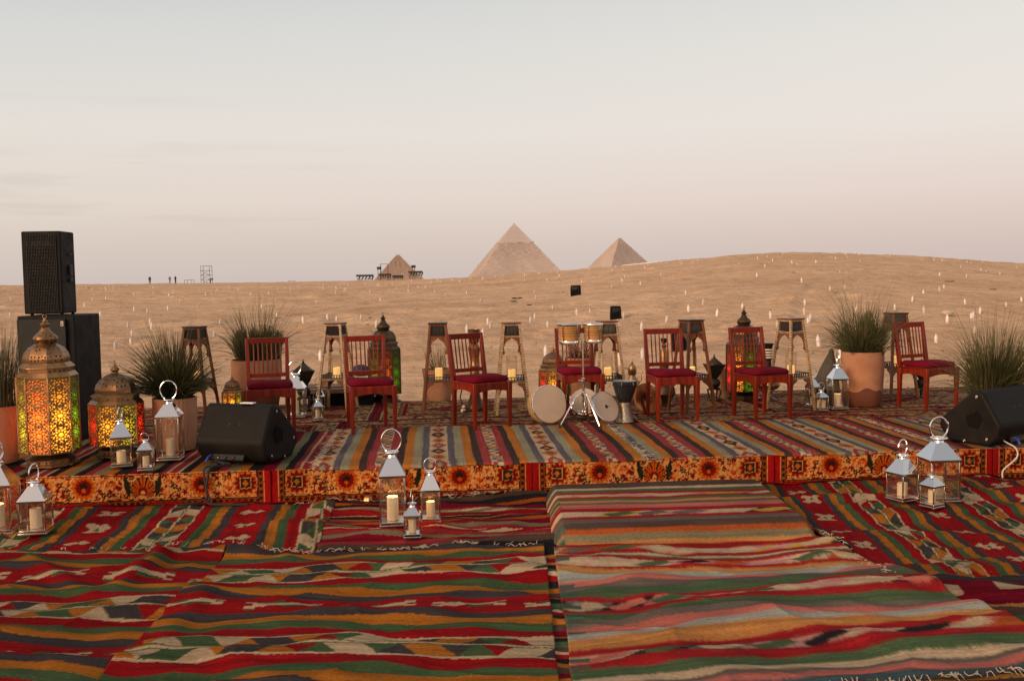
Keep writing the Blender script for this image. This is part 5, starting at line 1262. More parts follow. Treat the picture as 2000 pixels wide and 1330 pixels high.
def bongo(parent_label, x, r, h, z):
    t = thing('bongo_drum', parent_label, 'bongo', SPX + Vector((x, 0, z)), 0, 'pair of bongos'); t.rotation_euler = (R(3), 0, 0)
    b = MB(); b.lathe([(r * .80, 0), (r * .84, h * .2), (r * .93, h * .6), (r * .97, h * .92), (r * .90, h * .92), (r * .86, h * .5), (r * .74, .004), (r * .80, 0)], 32, cap=False); b.build('shell', M['maple'], t)
    for i in range(4):
        zz = h * (.42 + .12 * i); rr = np.interp(zz, [0, h * .2, h * .6, h * .92], [r * .80, r * .84, r * .93, r * .97]) + .001
        q = MB(); q.tube([(rr * math.cos(a), rr * math.sin(a), zz) for a in [2 * math.pi * k / 32 for k in range(32)]], .0016, 5, True); q.build('groove_ring', M['ebony'], t)
    b = MB(); b.lathe([(r * .955, h * .90), (r * 1.03, h * .90), (r * 1.05, h * .97), (r * 1.02, h * 1.0), (r * .97, h * .995)], 32, cap=False); b.build('head_rim', M['chrome'], t)
    b = MB(); b.lathe([(r * .975, h * .985), (r * .9, h * 1.0), (.0001, h * 1.003)], 32); b.build('drum_head', M['drumskin'], t)
    b = MB(); b.lathe([(r * .81, -.004), (r * .86, 0), (r * .875, h * .13), (r * .855, h * .16)], 32, cap=False); b.build('bottom_ring', M['chrome'], t)
    for k in range(5):
        a = R(20 + 72 * k); q = MB(); q.tube([(r * 1.08 * math.cos(a), r * 1.08 * math.sin(a), h * .95), (r * 1.07 * math.cos(a), r * 1.07 * math.sin(a), h * .6), (r * .90 * math.cos(a), r * .90 * math.sin(a), h * .1)], .004, 6)
        q.lathe([(.008, -.016), (.008, .0)], 8, (r * .92 * math.cos(a), r * .92 * math.sin(a), h * .1)); q.build('tuning_lug', M['chrome'], t)
bongo('larger left bongo with pale maple staves on the stand', -.123, .104, .185, .755)
bongo('smaller right bongo with pale maple staves on the stand', .095, .086, .175, .762)

def hoop_drum(name, label, loc, r, th, rz, tilt, rim, cat='drum', jing=0, skin='drumskin', group=None):
    t = thing(name, label, cat, loc, rz, group); t.rotation_euler = (R(90) + tilt, 0, rz)   # local z = drum axis, pointing at the viewer
    b = MB(); b.lathe([(r * .985, 0), (r, .004), (r, th - .006), (r * .985, th), (r * .945, th), (r * .94, th * .5), (r * .945, 0), (r * .985, 0)], 48, cap=False); b.build('rim', M[rim], t)
    b = MB(); b.lathe([(r * .992, th - .012), (r * 1.006, th - .010), (r * 1.004, th + .001), (r * .97, th + .003)], 48, cap=False); b.build('hoop', M['chrome'], t)
    b = MB(); b.lathe([(r * .972, th), (r * .8, th + .002), (.0001, th + .003)], 40); b.build('drum_head', M[skin], t)
    for k in range(jing):
        a = R(360 / jing * k + 12); q = MB(); q.lathe([(.0001, 0), (.020, .002), (.021, .004), (.006, .008), (.0001, .009)], 14, (math.cos(a) * r * .99, math.sin(a) * r * .99, th * .45)); q.build('jingle', M['brass'], t)
    return t
p = at(1064, 829, SZB); s = ppm(p)
hoop_drum('frame_drum', 'large frame drum with pale mosaic rim standing left of the bongo stand', p + Vector((0, .06, .176)), .176, .11, R(24), R(-10), 'pearlrim')
p = at(1143, 820, SZB)
hoop_drum('riq', 'small tambourine with dark scalloped rim leaning behind the bongo stand', p + Vector((.0, .10, .145)), .135, .055, R(-8), R(-28), 'ebony', jing=5)
p = at(1175, 830, SZB)
dd = hoop_drum('hand_drum', 'round pale hand drum leaning against the bongo stand on the right', p + Vector((.01, .04, .145)), .145, .06, R(38), R(-24), 'chrome')
b = MB(); b.lathe([(.0001, 0), (.018, 0), (.015, .0015), (.0001, .002)], 14, (.0, .0, .0635)); b.lathe([(.0001, .0), (.006, 0), (.0001, .001)], 8, (.032, 0, .0635)); b.build('drum_emblem', M['rubber'], dd)
p = at(1222, 826, SZB); p.z = SZB
t = thing('darbuka', 'black goblet drum with pewter foot between hand drum and cymbal', 'drum', p + Vector((0, .06, 0)))
b = MB(); b.lathe([(.078, 0), (.082, .006), (.076, .02), (.064, .06), (.058, .12), (.056, .17), (.056, .19)], 32); b.build('foot_tube', M['silverm'], t)
b = MB(); b.lathe([(.057, .188), (.060, .20), (.075, .235), (.094, .285), (.106, .33), (.108, .35), (.112, .355), (.113, .38), (.106, .386)], 32); b.build('bowl', M['darkm'], t)
b = MB(); b.lathe([(.107, .384), (.09, .388), (.0001, .389)], 32); b.build('drum_head', M['silverm'], t)
for k in range(6):
    a = R(60 * k + 10); q = MB(); q.lathe([(.006, .345), (.006, .375), (.003, .38)], 8, (.112 * math.cos(a), .112 * math.sin(a), 0)); q.build('tuning_lug', M['darkm'], t)
p = at(1266, 812, SZB); p.z = SZB
t = thing('cymbal', 'copper coloured cymbal leaning on the chair right of the goblet drum', 'cymbal', p + Vector((0, .03, .155))); t.rotation_euler = (R(70), R(8), R(28))
b = MB(); b.lathe([(.165, 0), (.162, .003), (.12, .012), (.06, .019), (.038, .022), (.030, .034), (.012, .040), (.0001, .041)], 56); b.lathe([(.165, -.0015), (.16, .0), (.06, .016), (.03, .03), (.0001, .037)], 56); b.build('bronze_plate', M['copper'], t)

# ------------------------------------------------------------------ metal ornaments
def lathe_thing(name, label, cat, loc, parts, group=None, n=28):
    t = thing(name, label, cat, loc, 0, group)
    for nm, pf, mt in parts: b = MB(); b.lathe(pf, n); b.build(nm, M[mt], t)
    return t
p = at(928, 800, SZB); p.z = SZB
t = lathe_thing('brass_pedestal_vase', 'tall brass vase with a cup top behind the third chair', 'vase', p + Vector((0, .06, 0)), [
    ('bell_base', [(.105, 0), (.105, .02), (.085, .05), (.062, .11), (.05, .16), (.045, .19)], 'bronze'),
    ('bowl', [(.046, .188), (.10, .215), (.125, .25), (.10, .285), (.05, .31), (.036, .33)], 'brass'),
    ('column', [(.036, .328), (.052, .37), (.04, .42), (.055, .45), (.042, .49), (.050, .54), (.06, .60), (.066, .64), (.05, .665), (.034, .68)], 'brass'),
    ('cup', [(.034, .678), (.05, .70), (.055, .76), (.062, .815), (.066, .83), (.058, .83), (.052, .78), (.0001, .75)], 'brass')])
h_ = MB(); pts = [p + Vector(v) for v in ((-.04, .02, .30), (-.12, -.03, .26), (-.15, -.06, .14), (-.12, -.08, .05), (-.10, -.10, .02), (-.13, -.12, .015))]; h_.tube(pts, .007, 8)
hose = h_.build('hookah_hose', M['darkm']); tag(hose, 'short dark hose with white grips curling beside the brass vase', 'hose')
h_ = MB(); h_.tube([pts[3], pts[3].lerp(pts[4], .6)], [.02, .014], 10); h_.tube([pts[4] + Vector((0, -.02, -.005)), pts[5] + Vector((0, -.03, 0))], [.012, .018], 10); g_ = h_.build('grip', M['pearl'], hose)
p = at(1299, 792, SZB); p.z = SZB
lathe_thing('brass_water_pipe', 'tall brass water pipe with round dark bottom behind the cymbal chair', 'water pipe', p + Vector((0, .05, 0)), [
    ('vase', [(.09, 0), (.09, .012), (.06, .03), (.085, .07), (.118, .12), (.11, .18), (.07, .23), (.034, .26)], 'bronze'),
    ('stem', [(.03, .258), (.026, .30), (.046, .34), (.05, .45), (.05, .52), (.036, .57), (.02, .60), (.03, .625), (.016, .65)], 'brass'),
    ('bowl', [(.016, .648), (.03, .665), (.038, .70), (.034, .70), (.0001, .68)], 'bronze')])
p = at(1503, 782, SZB); p.z = SZB
t = lathe_thing('inlaid_water_pipe', 'water pipe with cream banded neck and gilded bowl right of the red lantern', 'water pipe', p + Vector((0, .05, 0)), [
    ('foot', [(.09, 0), (.085, .012), (.045, .035), (.03, .06), (.05, .085), (.04, .1)], 'bronze'),
    ('gilded_bowl', [(.04, .098), (.10, .125), (.128, .165), (.12, .20), (.07, .225), (.03, .235)], 'brass'),
    ('neck', [(.03, .233), (.025, .27), (.07, .30), (.075, .33), (.032, .36), (.030, .43), (.042, .44), (.042, .56)], 'blackiron'),
    ('cup', [(.042, .558), (.045, .575), (.056, .60), (.06, .61), (.05, .61), (.0001, .585)], 'blackiron')])
for k in range(4):
    z = .452 + .028 * k; b = MB(); b.lathe([(.0425, z), (.0465, z + .002), (.0465, z + .013), (.0425, z + .015)], 24); b.build('cream_band', M['pearl'], t)
p = at(1235, 772, SH + .01); p.z = SH + .012
t = lathe_thing('coffee_ewer', 'slim brass ewer with handle and spout standing behind the goblet drum', 'ewer', p + Vector((0, .0, 0)), [
    ('foot', [(.07, 0), (.07, .01), (.035, .03), (.03, .06)], 'brass'), ('belly', [(.03, .058), (.075, .11), (.072, .17), (.04, .215), (.038, .23)], 'brass'),
    ('neck', [(.038, .228), (.05, .25), (.05, .30), (.045, .33), (.025, .355), (.01, .365)], 'brass'), ('finial', [(.01, .363), (.014, .375), (.006, .39), (.004, .42), (.0001, .425)], 'brass')])
b = MB(); b.tube([(-.07, 0, .13), (-.10, 0, .20), (-.10, 0, .29), (-.085, 0, .315), (-.04, 0, .30)], .006, 8); b.build('handle', M['brass'], t)
b = MB(); b.tube([(.065, 0, .13), (.10, 0, .17), (.105, 0, .25), (.13, 0, .285)], [.014, .011, .008, .006], 8); b.build('spout', M['brass'], t)
def burner(label, px, base, H, rot):
    p = at(px, base, SZB); p.z = SZB; k = H / .52
    t = thing('incense_burner', label, 'incense burner', p + Vector((0, .05, 0)), R(rot), 'dark incense burners'); t.scale = (k, k, k)
    for i in range(4):
        a = R(45 + 90 * i); ca, sa = math.cos(a), math.sin(a); b = MB(); b.tube([(ca * .04, sa * .04, .13), (ca * .08, sa * .08, .11), (ca * .07, sa * .07, .06), (ca * .055, sa * .055, .03), (ca * .085, sa * .085, .006)], [.012, .012, .009, .008, .010], 8); b.build('leg', M['blackiron'], t)
    b = MB(); b.box((0, 0, .008), (.13, .13, .008), Matrix.Rotation(R(45), 3, 'Z')); b.lathe([(.06, .12), (.065, .135), (.05, .14)], 20); b.build('stand_plate', M['blackiron'], t)
    b = MB(); b.lathe([(.03, .135), (.06, .16), (.07, .19), (.06, .22), (.032, .245), (.045, .255), (.05, .262)], 24); b.build('bulb', M['blackiron'], t)
    b = MB(); b.lathe([(.045, .26), (.075, .29), (.11, .355), (.145, .405), (.105, .405), (.09, .36), (.0001, .32)], 4, rot0=R(45), wob=lambda a, z: 1); b.build('flared_cup', M['blackiron'], t, bevel=.004)
    b = MB(); b.lathe([(.095, .39), (.092, .41), (.07, .43), (.04, .455), (.018, .475), (.012, .485)], 24); b.build('lid', M['bronzep'], t)
    b = MB(); b.lathe([(.010, .483), (.014, .492), (.006, .50), (.004, .515), (.0001, .525)], 12); b.build('finial', M['bronze'], t)
burner('black incense burner behind the leftmost chair', 593, 802, .54, 20)
burner('black incense burner between the brown stand and the red lantern', 1397, 782, .50, 10)
burner('black incense burner mostly hidden behind the far right chair', 1803, 776, .42, 15)
# grey woven cone
p = at(1616, 790, SZB); p.z = SZB
t = thing('woven_cone', 'tall grey woven cone leaning behind the lanterns beside the big pot', 'basket', p + Vector((0, .12, .01))); t.rotation_euler = (0, R(9), R(10))
b = MB(); b.lathe([(.155, 0), (.16, .01), (.15, .06), (.145, .14)], 32); b.build('dark_band', M['fabric'], t)
b = MB(); b.lathe([(.145, .138), (.125, .22), (.09, .34), (.05, .46), (.026, .52)], 32); b.build('cone', M['woven'], t)
b = MB(); b.lathe([(.026, .518), (.03, .535), (.018, .55), (.012, .56), (.0001, .563)], 14); b.build('knob', M['woven'], t)
# low bench behind the left chairs
p = at(663, 795, SH); p.z = SH + .012
t = thing('low_bench', 'low plank bench with a black base behind the red chair', 'bench', p + Vector((0, .15, 0)), R(4))
for i in range(3):
    b = MB(); b.box((0, -.11 + .11 * i, .205), (.76, .104, .022)); b.build('plank', M['plank'], t, bevel=.004)
b = MB(); b.box((0, -.158, .165), (.74, .018, .05)); b.build('plank', M['plank'], t, bevel=.003)
b = MB(); b.box((0, 0, .07), (.70, .28, .138)); b.build('base_box', M['fabric'], t, bevel=.006)
# gold ornament on the rug
p = at(719, 1000, 0); b = MB(); b.lathe([(.0001, 0), (.022, .008), (.030, .028), (.022, .05), (.008, .062), (.0001, .064)], 10, wob=lambda a, z: 1 + .12 * math.cos(a * 5)); o = b.build('gold_ornament', M['brass']); o.location = p; o.location.z = wr1(p) + .022; tag(o, 'small crumpled golden ornament on the rug left of the middle lanterns', 'ornament')

# ------------------------------------------------------------------ cables
def cable(label, pts, r, mat):
    b = MB(); 
    # smooth the path
    P = [Vector(p) for p in pts]; out = []
    for i in range(len(P) - 1):
        p0 = P[max(i - 1, 0)]; p1 = P[i]; p2 = P[i + 1]; p3 = P[min(i + 2, len(P) - 1)]
        for k in range(8):
            f = k / 8; out.append(.5 * ((2 * p1) + (p2 - p0) * f + (2 * p0 - 5 * p1 + 4 * p2 - p3) * f * f + (3 * p1 - p0 - 3 * p2 + p3) * f ** 3))
    out.append(P[-1]); b.tube(out, r, 8); return tag(b.build('cable', M[mat]), label, 'cable')
fa = st_a(408)
cable('black cable hanging from the left wedge monitor over the stage front', [wl_ + Vector((-.12, -.03, .04)), st(fa + .13, .12, SZ + .008), st(fa + .02, .0, SZ + .012), st(fa, -.035, SH - .03), st(fa - .01, -.045, .15), st(fa + .01, -.05, .08), st(fa + .03, -.09, .05), st(fa + .3, -.14, .05)], .009, 'rubber')
cable('second black cable beside the first on the stage front', [wl_ + Vector((-.08, -.03, .03)), st(fa + .10, .08, SZ + .008), st(fa - .02, -.002, SZ + .013), st(fa - .02, -.04, SH - .05), st(fa - .004, -.048, .13), st(fa - .03, -.06, .07), st(fa - .2, -.12, .055)], .007, 'rubber')
fb = st_a(1955)
cable('pale cable curving from the right wedge monitor down the stage front', [st(fb + .32, .30, SZ + .10), st(fb + .2, .16, SZ + .05), st(fb + .02, .24, SZ + .14), st(fb - .03, .16, SZ + .10), st(fb + .06, .05, SZ + .02), st(fb + .10, -.02, SH + .01), st(fb + .10, -.04, .20), st(fb - .01, -.05, .11), st(fb - .03, -.07, .05)], .006, 'whitecable')

# ------------------------------------------------------------------ things out on the sand
def sand_cover(label, px, base, top, w):
    p = on_sand(px, base); s = ppm(p); W = w / s; H = (base - top) / s
    t = thing('covered_speaker', label, 'speaker', p + Vector((0, W * .3, -.05)), R(rnd.uniform(-12, 12)), 'black covered speakers on the sand')
    b = MB(); vs = []
    lay = [(0, .98), (.04, 1.03), (.3, 1.06), (.7, 1.03), (.94, .98), (.99, .93)]
    for f, sc in lay:
        for j in range(24):
            a = 2 * math.pi * j / 24; cx, sx = math.cos(a), math.sin(a); k = 1 / (abs(cx) ** 6 + abs(sx) ** 6) ** (1 / 6)
            sc2 = sc * (1 + .02 * math.sin(a * 3 + f * 5)); vs.append((cx * k * W * .47 * sc2, sx * k * W * .45 * sc2, H * f * (1 + .02 * math.sin(a))))
    fs = [(l * 24 + j, l * 24 + (j + 1) % 24, (l + 1) * 24 + (j + 1) % 24, (l + 1) * 24 + j) for l in range(5) for j in range(24)]; fs += [tuple(range(120, 144)), tuple(range(23, -1, -1))]
    b.add(vs, fs); b.build('cloth_cover', M['fabric'], t)
    b = MB(); b.box((0, -W * .40, H * .5), (W * .7, W * .12, H * .78)); b.build('front_grille', M['grille'], t, bevel=W * .04)
sand_cover('farther small black covered speaker standing on the sand', 1125, 578, 556, 20)
sand_cover('nearer black covered speaker on the sand right of the bongos', 1203, 624, 595, 21)
sand_cover('black covered speaker behind the brown stand and the cymbal chair', 1329, 686, 638, 30)
p = on_sand(705, 734); b = MB(); b.lathe([(.10, 0), (.125, .04), (.13, .10), (.11, .15), (.05, .175), (.0001, .18)], 20, wob=lambda a, z: 1 + .08 * math.sin(a * 3 + z * 20)); o = b.build('cloth_bundle', M['navy']); o.location = p; tag(o, 'small navy cloth bundle on the sand behind the red chair', 'bundle')
p = on_sand(1850, 618); b = MB(); b.lathe([(.06, -.02), (.13, .02), (.15, .08), (.11, .13), (.03, .15), (.0001, .15)], 12, wob=lambda a, z: 1 + .2 * math.sin(a * 2 + 1) + .1 * math.sin(a * 5 + z * 30)); o = b.build('pale_rock', M['rock']); o.location = p; tag(o, 'single pale rock lying on the sand at the right', 'rock')
for i, (px, py, w) in enumerate(((1010, 584, 18), (1003, 590, 12), (1034, 597, 8), (1855, 552, 16), (1940, 566, 12))):
    p = on_sand(px, py); s = ppm(p); b = MB()
    for k in range(26):
        a = rnd.uniform(0, 6.28); l = w / s * .6; b.tube([(0, 0, 0), (math.cos(a) * l * .5, math.sin(a) * l * .3, l * rnd.uniform(.05, .22)), (math.cos(a) * l, math.sin(a) * l * .5, l * rnd.uniform(.02, .25))], [.018, .013, .004], 4)
    o = b.build('dry_twigs', M['scrap'] if i < 3 else M['dry']); o.location = p
    tag(o, ('largest dark scrap of twigs on the sand above the small clay pot', 'dark twig scrap just below the largest one', 'small dark twig scrap right of the others', 'dry brown shrub high on the right dune', 'smaller dry shrub at the right photo edge')[i], 'twigs', 'twigs and shrubs on the sand')
# loose stones
def pebbles():
    rg = np.random.RandomState(3); V = []; Fq = []
    for i in range(2000):
        y = 12.5 + 90 * rg.uniform() ** 1.7; x = rg.uniform(-.56, .56) * y; r_ = rg.uniform(.008, .02) * (1 + y / 60) * (2.4 if rg.uniform() < .03 else 1); z = terr1(x, y); b_ = len(V); a0 = rg.uniform(0, 6)
        for j in range(4): a = a0 + j * 1.571; V.append((x + math.cos(a) * r_, y + math.sin(a) * r_ * .8, z - .01))
        for j in range(4): a = a0 + j * 1.571 + .3; V.append((x + math.cos(a) * r_ * .6, y + math.sin(a) * r_ * .5, z + r_ * .55))
        for j in range(4): Fq.append((b_ + j, b_ + (j + 1) % 4, b_ + 4 + (j + 1) % 4, b_ + 4 + j))
        Fq.append((b_ + 4, b_ + 5, b_ + 6, b_ + 7))
    o = np_mesh('pebbles', np.array(V), np.array(Fq), None, pmat('pebble_stone', (.20, .12, .07), .9, var=.5, vs_=.6, col2=(.34, .22, .13)), None, False); tag(o, 'small stones scattered over the desert sand', 'stones', kind='stuff')
pebbles()
# frosted bottles set out on the sand
b = MB(); b.lathe([(.030, 0), (.034, .006), (.034, .12), (.031, .138), (.015, .17), (.010, .18), (.010, .198), (.0001, .20)], 10)
bp = b.build('bottle', M['bottle']); bp.name = 'bottle'
tag(bp, 'white frosted bottle standing upright in the desert sand', 'bottle', 'white bottles set out on the sand')
fixed = [(225, 684), (255, 672), (258, 658), (250, 640), (293, 633), (328, 607), (196, 617), (296, 690 - 45), (262, 608), (386, 602), (626, 704), (735, 640), (657, 628), (705, 627), (640, 626), (593, 633), (541, 622), (511, 603), (943, 662), (953, 634), (958, 644), (912, 652),
         (1066, 698), (1070, 640), (1036, 630), (1044, 622), (1127, 617), (1080, 606), (1210, 706), (1253, 647), (1207, 639), (1218, 622), (1256, 698), (1211, 714), (1255, 702), (1301, 630), (1400, 618), (1373, 598), (1505, 622), (1518, 640), (1572, 597), (1578, 632), (1599, 678), (1641, 700), (1571, 616), (1582, 629),
         (1805, 614), (1850, 631), (1897, 623), (1914, 613), (1901, 622), (1885, 595), (1965, 603), (1904, 652), (1828, 671), (1769, 634), (1748, 606), (1782, 590), (1995, 590), (20, 620), (60, 606), (180, 588), (418, 660), (430, 636), (1450, 604), (1345, 610), (1672, 610), (1690, 634)]
pts_ = [on_sand(px, py) for px, py in fixed]
rg = np.random.RandomState(12)
while len(pts_) < 290:
    y = 20 + 92 * math.sqrt(rg.uniform(.0, 1)); x = rg.uniform(-.53, .53) * y
    if all((x - q.x) ** 2 + (y - q.y) ** 2 > 1.3 for q in pts_): pts_.append(Vector((x, y, terr1(x, y))))
for i, q in enumerate(pts_):
    o = bp if i == 0 else bp.copy()
    if i: COL.objects.link(o)
    o.location = q + Vector((0, 0, -.008)); o.rotation_euler = (rg.normal(0, .05), rg.normal(0, .06), rg.uniform(0, 6)); k = rg.uniform(.78, 1.12); o.scale = (k, k, k)

# ------------------------------------------------------------------ people on the ridge
def person(label, px, py, hpx, Y, coat, pants, pose='stand', rz=0.):
    base = atY(px, py, Y); base.z = terr1(base.x, base.y); k = (hpx / F * Y) / 1.74
    J = {'pelvis': (0, 0, .95), 'chest': (0, .0, 1.30), 'neck': (0, 0, 1.48), 'head': (0, -.02, 1.60), 'crown': (0, -.01, 1.70),
         'shl': (-.17, 0, 1.42), 'shr': (.17, 0, 1.42), 'ell': (-.24, .03, 1.15), 'elr': (.24, .03, 1.15), 'wl': (-.21, -.08, .93), 'wr': (.21, -.08, .93),
         'hl': (-.09, 0, .92), 'hr': (.09, 0, .92), 'kl': (-.11, -.02, .5), 'kr': (.11, -.02, .5), 'al': (-.12, .02, .08), 'ar': (.12, .02, .08), 'tl': (-.13, -.14, .04), 'tr': (.13, -.14, .04)}
    if pose == 'bend': J.update(chest=(0, -.30, 1.08), neck=(0, -.46, 1.10), head=(0, -.56, 1.06), crown=(0, -.63, 1.02), shl=(-.17, -.40, 1.10), shr=(.17, -.40, 1.10), ell=(-.2, -.45, .82), elr=(.2, -.45, .82), wl=(-.15, -.55, .6), wr=(.15, -.55, .6))
    if pose == 'arms': J.update(ell=(-.30, .02, 1.18), elr=(.30, .02, 1.18), wl=(-.10, -.2, 1.15), wr=(.10, -.22, 1.15))
    rad = dict(pelvis=.15, chest=.16, neck=.06, head=.10, crown=.07, shl=.08, shr=.08, ell=.055, elr=.055, wl=.04, wr=.04, hl=.10, hr=.10, kl=.07, kr=.07, al=.05, ar=.05, tl=.04, tr=.04)
    E = [('pelvis', 'chest'), ('chest', 'neck'), ('neck', 'head'), ('head', 'crown'), ('chest', 'shl'), ('chest', 'shr'), ('shl', 'ell'), ('shr', 'elr'), ('ell', 'wl'), ('elr', 'wr'), ('pelvis', 'hl'), ('pelvis', 'hr'), ('hl', 'kl'), ('hr', 'kr'), ('kl', 'al'), ('kr', 'ar'), ('al', 'tl'), ('ar', 'tr')]
    names = list(J); me = bpy.data.meshes.new('person'); me.from_pydata([J[n] for n in names], [(names.index(a), names.index(b_)) for a, b_ in E], [])
    o = bpy.data.objects.new('person', me); COL.objects.link(o)
    sk = o.modifiers.new('skin', 'SKIN'); sub = o.modifiers.new('sub', 'SUBSURF'); sub.levels = sub.render_levels = 1
    if not me.skin_vertices: 
        bpy.context.view_layer.objects.active = o
    for i, n in enumerate(names):
        sv_ = me.skin_vertices[0].data[i]; sv_.radius = (rad[n], rad[n]); sv_.use_root = (n == 'pelvis')
    # clothes by height: procedural colour bands on the body
    mt, nt, out = newmat('clothed_person'); N = nt.nodes; L = nt.links; pb = N.new('ShaderNodeBsdfPrincipled'); pb.inputs['Roughness'].default_value = .8; L.new(pb.outputs[0], out.inputs[0])
    tc_ = N.new('ShaderNodeTexCoord'); sp_ = N.new('ShaderNodeSeparateXYZ'); L.new(tc_.outputs['Object'], sp_.inputs[0]); mm = N.new('ShaderNodeMath'); mm.operation = 'DIVIDE'; mm.inputs[1].default_value = 2.0; L.new(sp_.outputs[2], mm.inputs[0])
    skin = (.20, .10, .06)
    L.new(ramp([(0, (.02, .02, .02)), (.05, pants), (.45, coat), (.735, skin), (.82, (.015, .012, .01))], mm.outputs[0], N, L, 'CONSTANT'), pb.inputs['Base Color'])
    me.materials.append(mt); o.location = base; o.scale = (k, k, k); o.rotation_euler.z = rz
    tag(o, label, 'person', 'people on the ridge'); return o
person('person in dark clothes standing alone on the left ridge', 293, 557, 17, 184, (.02, .018, .018), (.02, .02, .022), rz=.4)
person('person in a blue hooded jacket and pale trousers on the ridge', 332, 556, 17, 184, (.05, .12, .26), (.26, .2, .17), 'arms', rz=2.9)
person('person in black standing beside the blue jacketed one', 343, 556, 17, 184, (.016, .014, .014), (.018, .016, .018), 'arms', rz=1.2)
person('person in light blue bending at the foot of the scaffold tower', 411, 556, 17, 186, (.12, .17, .2), (.1, .1, .1), 'bend', rz=1.4)

# ------------------------------------------------------------------ scaffolds and tent on the horizon
def bars(t, lst, r, name): 
    for a, b_ in lst: q = MB(); q.tube([a, b_], r, 5); q.build(name, M['scaff'], t)
def scaffold(label, px, base, w, h, Y, rows, rz=0, brace=True, depth=1.6, r=.045, name='scaffold_tower', zoff=0.):
    p = atY(px, base, Y); W = w / F * Y / 2; H = h / F * Y
    t = thing(name, label, 'scaffold', p, rz, 'scaffolds on the horizon')
    C4 = [(-W, -depth / 2), (W, -depth / 2), (W, depth / 2), (-W, depth / 2)]
    bars(t, [((x, y, -1.2), (x, y, H)) for x, y in C4], r, 'upright')
    for i in range(1, rows + 1):
        z = H * i / rows; bars(t, [((C4[k][0], C4[k][1], z), (C4[(k + 1) % 4][0], C4[(k + 1) % 4][1], z)) for k in range(4)], r * .85, 'ledger')
        if brace and i < rows: bars(t, [((-W, -depth / 2, z - H / rows), (W, -depth / 2, z)), ((W, -depth / 2, z - H / rows), (-W, -depth / 2, z))], r * .7, 'brace')
    return t, W, H
scaffold('tall open scaffold tower on the left ridge', 404, 555, 17, 35, 186, 4)
scaffold('low thin frame left of the tall scaffold tower', 370, 556, 13, 9, 186, 1, brace=False)
scaffold('tiny frame between scaffold tower and left pyramid', 570, 553, 10, 4, 190, 1, brace=False)
def platform(label, px, base, w, h, Y, tower):
    t, W, H = scaffold(label, px, base, w, h, Y, 2, depth=2.4, name='stage_scaffold')
    b = MB(); b.box((0, 0, H + .15), (W * 2.3, 2.8, .35)); b.build('platform', M['scrap'], t)
    b = MB()
    for i in range(5): x = -W + 2 * W * i / 4; b.beam((x, 0, H * .45), (x + W * .3, 0, H), .16, .2)
    b.build('rigging', M['scrap'], t)
platform('low scaffold platform left of the small pyramid', 713, 551, 26, 11, 188, 0)
platform('scaffold at the left foot of the small pyramid', 752, 547, 18, 9, 188, 0)
platform('dark platform in front of the small pyramid', 777, 545, 16, 4, 188, 0)
platform('scaffold at the right foot of the small pyramid', 812, 544, 22, 11, 188, 0)
scaffold('tall thin goal shaped frame before the small pyramid', 751, 547, 14, 31, 189, 1, brace=False, depth=.8)
def mast(label, px, base, h, Y):
    p = atY(px, base, Y); H = h / F * Y; t = thing('light_mast', label, 'mast', p, 0, 'light masts by the small pyramid')
    bars(t, [((-.22, 0, -1), (-.22, 0, H)), ((.22, 0, -1), (.22, 0, H))], .06, 'pole')
    b = MB(); b.box((0, 0, H + .2), (.8, .5, .5)); b.build('light_head', M['scrap'], t, bevel=.05)
mast('left light mast beside the small pyramid', 741, 547, 21, 188); mast('right light mast beside the small pyramid', 808, 544, 21, 188)
# long white tent roof beyond the dune
a = atY(1196, 523, 150); c_ = atY(1284, 511, 150)
t = thing('marquee_tent', 'long white tent roof showing behind the dune below the right pyramid', 'tent', (a + c_) / 2)
hx = (c_ - a) / 2; b = MB()
vs = [Vector((-hx.x, -3, -hx.z - .5)), Vector((hx.x, -3, hx.z - .5)), Vector((hx.x * .98, 0, hx.z + .02)), Vector((-hx.x * .55, 0, -hx.z * .35 + .10)), Vector((-hx.x, 3, -hx.z - .5)), Vector((hx.x, 3, hx.z - .5))]
b.add(vs, [(0, 1, 2, 3), (3, 2, 5, 4), (0, 3, 4), (1, 5, 2)]); b.build('roof_canvas', M['white'], t, smooth=False)
for f in (-.9, -.3, .3, .9):
    q = MB(); q.beam((hx.x * f, -2.9, hx.z * f - 4), (hx.x * f, -2.9, hx.z * f - .55), .1); q.build('tent_pole', M['scaff'], t)

